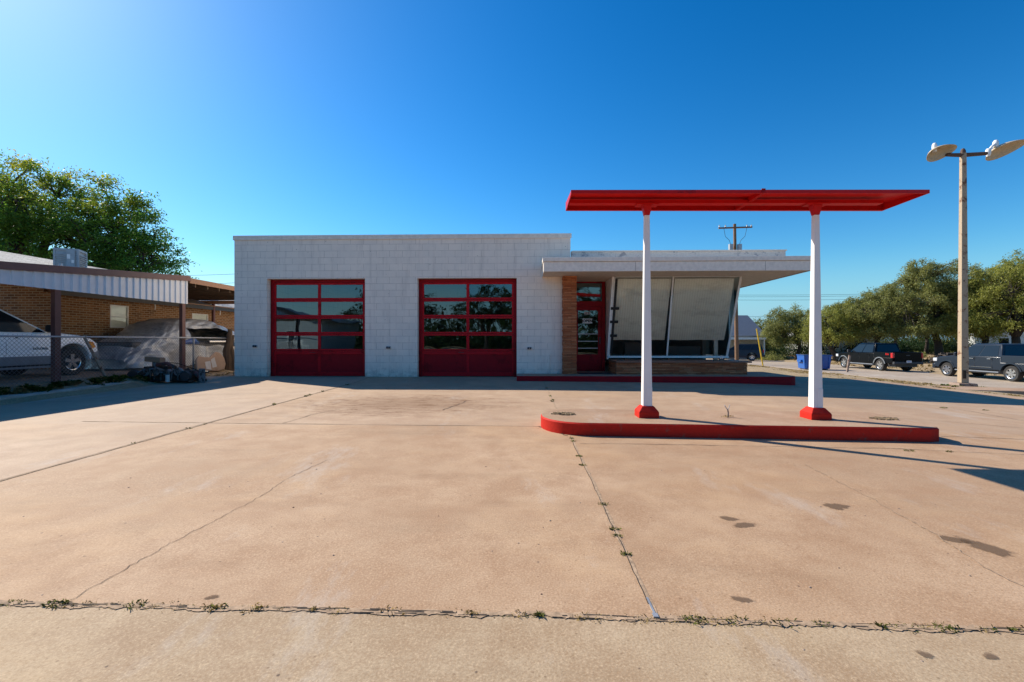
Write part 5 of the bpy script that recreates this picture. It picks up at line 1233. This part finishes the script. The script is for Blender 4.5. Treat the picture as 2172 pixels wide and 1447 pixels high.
# more mesquites deeper in, seen through the gaps
deep = [(2290, 610, 44, 4, 4, 'mesquite beyond the right edge of the grey pickup'), (1625, 700, 62, 2.2, 1.6, 'low olive mesquite beside the grey roofed house'), (1735, 690, 60, 3.2, 2.3, 'deeper mesquite seen behind the right canopy column'), (1815, 680, 62, 3.4, 2.4, 'deeper mesquite seen above the black pickup cab'),
        (1900, 672, 58, 3.6, 2.6, 'deeper mesquite seen above the black pickup bed'), (1965, 672, 60, 3.4, 2.4, 'deeper mesquite seen between the two pickups'), (2045, 660, 58, 3.8, 2.8, 'deeper mesquite seen behind the lamp pole'),
        (2125, 655, 58, 3.6, 3.0, 'deeper mesquite seen behind the grey pickup cab'), (2200, 640, 56, 4, 3.4, 'deeper mesquite at the extreme right edge')]
for i, (x, y, t_, rx, rz, lb) in enumerate(deep):
    c = px(x, y, t_); tree(lb, (c[0], c[1], gz(c[0], c[1])-.1), [(c[0], c[1], c[2], rx, rx, rz), (c[0]+.8, c[1], c[2]-1.2, rx*.8, rx, rz*.6)], 120, 90, .28, .09, 'leafmesq', .22, 2.0, 60+i, group=G_, droop=.7, spray=.95, nl=5, shell=.3)
# undergrowth along the far verge
def bushes(name, label, spots, mat, seed, ls=.16, lw=.05, kind=None):
    r = np.random.default_rng(seed); P = []; T = []
    for x, y, s, n in spots:
        z = gz(x, y); d = r.normal(size=(n, 3)); d /= np.linalg.norm(d, axis=1, keepdims=True); q = r.random((n, 1))**.45
        p = d*q*s; p[:, 2] = np.abs(p[:, 2])*.8; lump = .75+.35*np.sin(d[:, 0]*5+x)*np.cos(d[:, 1]*4+y); p *= lump[:, None]
        P.append(p+np.array([x, y, z])); T.append(d+r.normal(size=(n, 3))*.5+np.array([0, 0, .4]))
    o = leaf_mesh(name, np.concatenate(P), np.concatenate(T), mat, None, ls, lw, r)
    return prop(o, label, 'undergrowth', kind='stuff')
sp_ = []
for i in range(90):
    t_ = rnd.uniform(60, 82); x = rnd.uniform(1615, 2400); c = px(x, 740, t_); sp_.append((c[0], c[1], rnd.uniform(2.6, 4.6), 1000))
bushes('undergrowth', 'dark green brush filling the gaps beneath the far mesquites', sp_, 'leafdark', 3, .32, .12)
sp_ = []
for (x, t_, s) in ((1625, 50, 1.1), (1640, 49, 1.3), (1610, 52, .8), (1655, 52, 1.2), (1715, 50, .9), (1740, 52, .9), (2075, 46, .8), (1950, 52, .9), (1900, 52, 1.0), (2020, 48, .9)):
    c = px(x, 740, t_); sp_.append((c[0], c[1], s, 900))
bushes('low_bushes', 'loose green shrubs growing along the far side of the road', sp_, 'leafmesq', 4, .2, .06)

# ================================================================= GRASS
def grass(name, label, tufts, mat, seed, zf=gz):
    r = np.random.default_rng(seed); V = []; 
    for x, y, s, h, n in tufts:
        a = r.uniform(0, 6.28, n); d = s*np.sqrt(r.random(n)); bx = x+d*np.cos(a); by = y+d*np.sin(a)*.6
        bz = np.array([zf(p, q) for p, q in zip(bx, by)])-.003; az = r.uniform(0, 6.28, n); ln = h*r.uniform(.4, 1.2, n); le = r.uniform(.2, 1.3, n)
        w = np.full(n, .0006+h*.012); ca, sa = np.cos(az), np.sin(az)
        b0 = np.stack([bx-sa*w, by+ca*w, bz], 1); b1 = np.stack([bx+sa*w, by-ca*w, bz], 1)
        m0 = np.stack([bx+ca*ln*le*.35, by+sa*ln*le*.35, bz+ln*.65], 1); tp = np.stack([bx+ca*ln*le, by+sa*ln*le, bz+ln*(.95-.35*le)], 1)
        dw = np.stack([sa*w*.7, -ca*w*.7, 0*w], 1)
        V.append(np.stack([b0, b1, m0+dw, tp, m0-dw], 1).reshape(-1, 3))
    V = np.concatenate(V); n = len(V)//5
    me = bpy.data.meshes.new(name); me.vertices.add(5*n); me.vertices.foreach_set('co', V.astype(np.float32).ravel())
    me.loops.add(5*n); me.loops.foreach_set('vertex_index', np.arange(5*n, dtype=np.int32)); me.polygons.add(n)
    me.polygons.foreach_set('loop_start', np.arange(0, 5*n, 5, dtype=np.int32)); me.polygons.foreach_set('loop_total', np.full(n, 5, dtype=np.int32))
    me.update(calc_edges=True); me.materials.append(MAT[mat]); o = bpy.data.objects.new(name, me); COL.objects.link(o)
    return prop(o, label, 'grass', kind='stuff')
def jy(x): return np.interp(x, [-6, -2.5, 0, 2.3, 8], [2.15, 2.115, 2.095, 2.07, 2.0])
tf = []
for x in [-2.45, -2.22, -1.90, -1.62, -1.45, -1.28, -.98, -.83, -.12, .03, .10, .78, 1.0, 1.07, 1.22, 1.30, 1.62, 1.66, 1.72, 1.85, 2.05, 2.12]:
    tf.append((x+rnd.uniform(-.04, .04), float(jy(x)), rnd.uniform(.01, .07), rnd.choice((.010, .014, .022)), rnd.randint(12, 60)))
DRY = [(rnd.uniform(-2.6, 2.3), 2.095, rnd.uniform(.02, .08), rnd.uniform(.008, .02), rnd.randint(10, 40)) for _ in range(46)]; DRY = [(a, float(jy(a)), c, d, e) for a, b, c, d, e in DRY]
for y in (5.75, 5.6, 4.55, 4.9, 3.5, 3.05, 2.95, 2.7): tf.append((.585+rnd.uniform(-.01, .01), y, .035, .022, 36))
for y in (8.4, 9.6, 9.8, 10.4, 11.9): tf.append((-4.71, y, .03, .05, 14)); tf.append((.54, y-.6, .03, .04, 12))
for y in (6.2, 6.5, 5.3, 3.4): tf.append((-4.68, y, .025, .03, 9))
for x in (4.4, 4.85, 6.8, 9.5): tf.append((x, 5.35, .05, .025, 30))
for x in (8.2, 8.9, 10.2): tf.append((x, 9.2-.15*(x-8), .07, .03, 30))
grass('dry_joint_weeds', 'dry straw stalks and moss lying in the foreground joint', DRY, 'drygrass', 28)
grass('joint_weeds', 'tufts of green grass growing out of the joints in the concrete', tf, 'jointgrass', 8)
tf = [(rnd.uniform(-10.9, -10.2), y, .12, rnd.uniform(.06, .16), 40) for y in span(5.0, 12.6, .11) if rnd.random() < .8]
grass('verge_weeds', 'green weeds in the strip between the kerb and the chain link fence', tf, 'grass', 9, zf=yardz)
tf = [(rnd.uniform(-11.0, -10.2), rnd.uniform(5, 13), .12, rnd.uniform(.06, .14), 30) for _ in range(60)] + [(rnd.uniform(-11.3, -9.4), rnd.uniform(13.2, 17), .12, .06, 20) for _ in range(40)]
grass('dry_weeds', 'dry straw coloured weeds along the fence foot', tf, 'drygrass', 10, zf=yardz)
tf = []
for _ in range(2600):
    x = rnd.uniform(12.9, 19.3); y = rnd.uniform(6, 44)
    if math.sin(x*1.3+y*.5)+math.sin(y*.9-x) + rnd.uniform(-.8, .8) > .1: tf.append((x, y, .16, rnd.uniform(.03, .08), 14))
for _ in range(1800):
    x = rnd.uniform(27.1, 52); y = rnd.uniform(15, 66); tf.append((x, y, .4, rnd.uniform(.08, .25), 12))
grass('dry_grass', 'dry yellow grass covering the verges of the side road', tf, 'drygrass', 11, zf=dirtz)
tf = [(rnd.uniform(16.2, 18.6), rnd.uniform(17.6, 18.6), .15, rnd.uniform(.08, .2), 30) for _ in range(14)] + [(rnd.uniform(18.5, 19.4), rnd.uniform(10, 18), .2, .08, 20) for _ in range(20)]
grass('green_verge_grass', 'green grass clump behind the broken slab by the lamp pole', tf, 'grass', 12, zf=dirtz)
tf = [(2.85+rnd.uniform(-.1, .1), 6.48+rnd.uniform(-.06, .06), .05, .02, 14) for _ in range(6)]
grass('island_grass', 'dry grass around the cut pipe on the pump island', tf, 'drygrass', 13, zf=lambda x, y: IZ)

# ================================================================= BEHIND THE CAMERA (seen only in the window reflections)
hb = house('porch_house', 'grey gabled house with a white railing mirrored in the left garage door', -25, -17, 12, 9, 3.0, 5.2, 'acgrey', 'greymetal', R(180))
part('porch_rail', 'whitepaint', hb, lambda m: [m.box(-6, -6.6, 1.3, 6, -6.54, 1.36), m.box(-6, -6.6, .5, 6, -6.54, .55)] + [m.box(-6+.2*i, -6.59, .55, -5.96+.2*i, -6.55, 1.3) for i in range(61)], world=False)
part('porch_floor', 'tan', hb, lambda m: m.box(-6, -6.7, 0, 6, -4.55, .45), world=False)
for i, (x, y, h, lb) in enumerate(((-15, -21, 9, 'broad dark tree mirrored in the left garage door panes'), (-4.5, -25, 9, 'dark tree mirrored at the middle of the right garage door'), (3, -22, 8.5, 'broad dark tree mirrored in the right garage door panes'), (12, -24, 7.5, 'dark tree mirrored in the glass of the entry door'))):
    tree(lb, (x, y, 0), [(x, y, h*.62, 3.4, 3.4, h*.32), (x+2, y, h*.5, 2.8, 2.8, h*.25), (x-2.2, y+.5, h*.48, 2.6, 2.6, h*.22)], 170, 80, .3, .1, 'leafdark', .3, 2.2, 90+i, name='dark_tree', droop=.3, spray=.8)
bushes('tree_line', 'dark tree line behind the street mirrored in the garage door glass', [(x, -34+3*math.sin(x), rnd.uniform(5, 8.5), 1800) for x in span(-60, 45, 3.2)], 'leafdark', 31, .5, .25)
suv('black car mirrored in the lower panes of the right garage door', 1.5, -14.6, gz(1, -14), R(90), 'blackpaint', 'blackpaint')
part('street_sign_pole', 'whitepaint', None, lambda m: None) if False else None
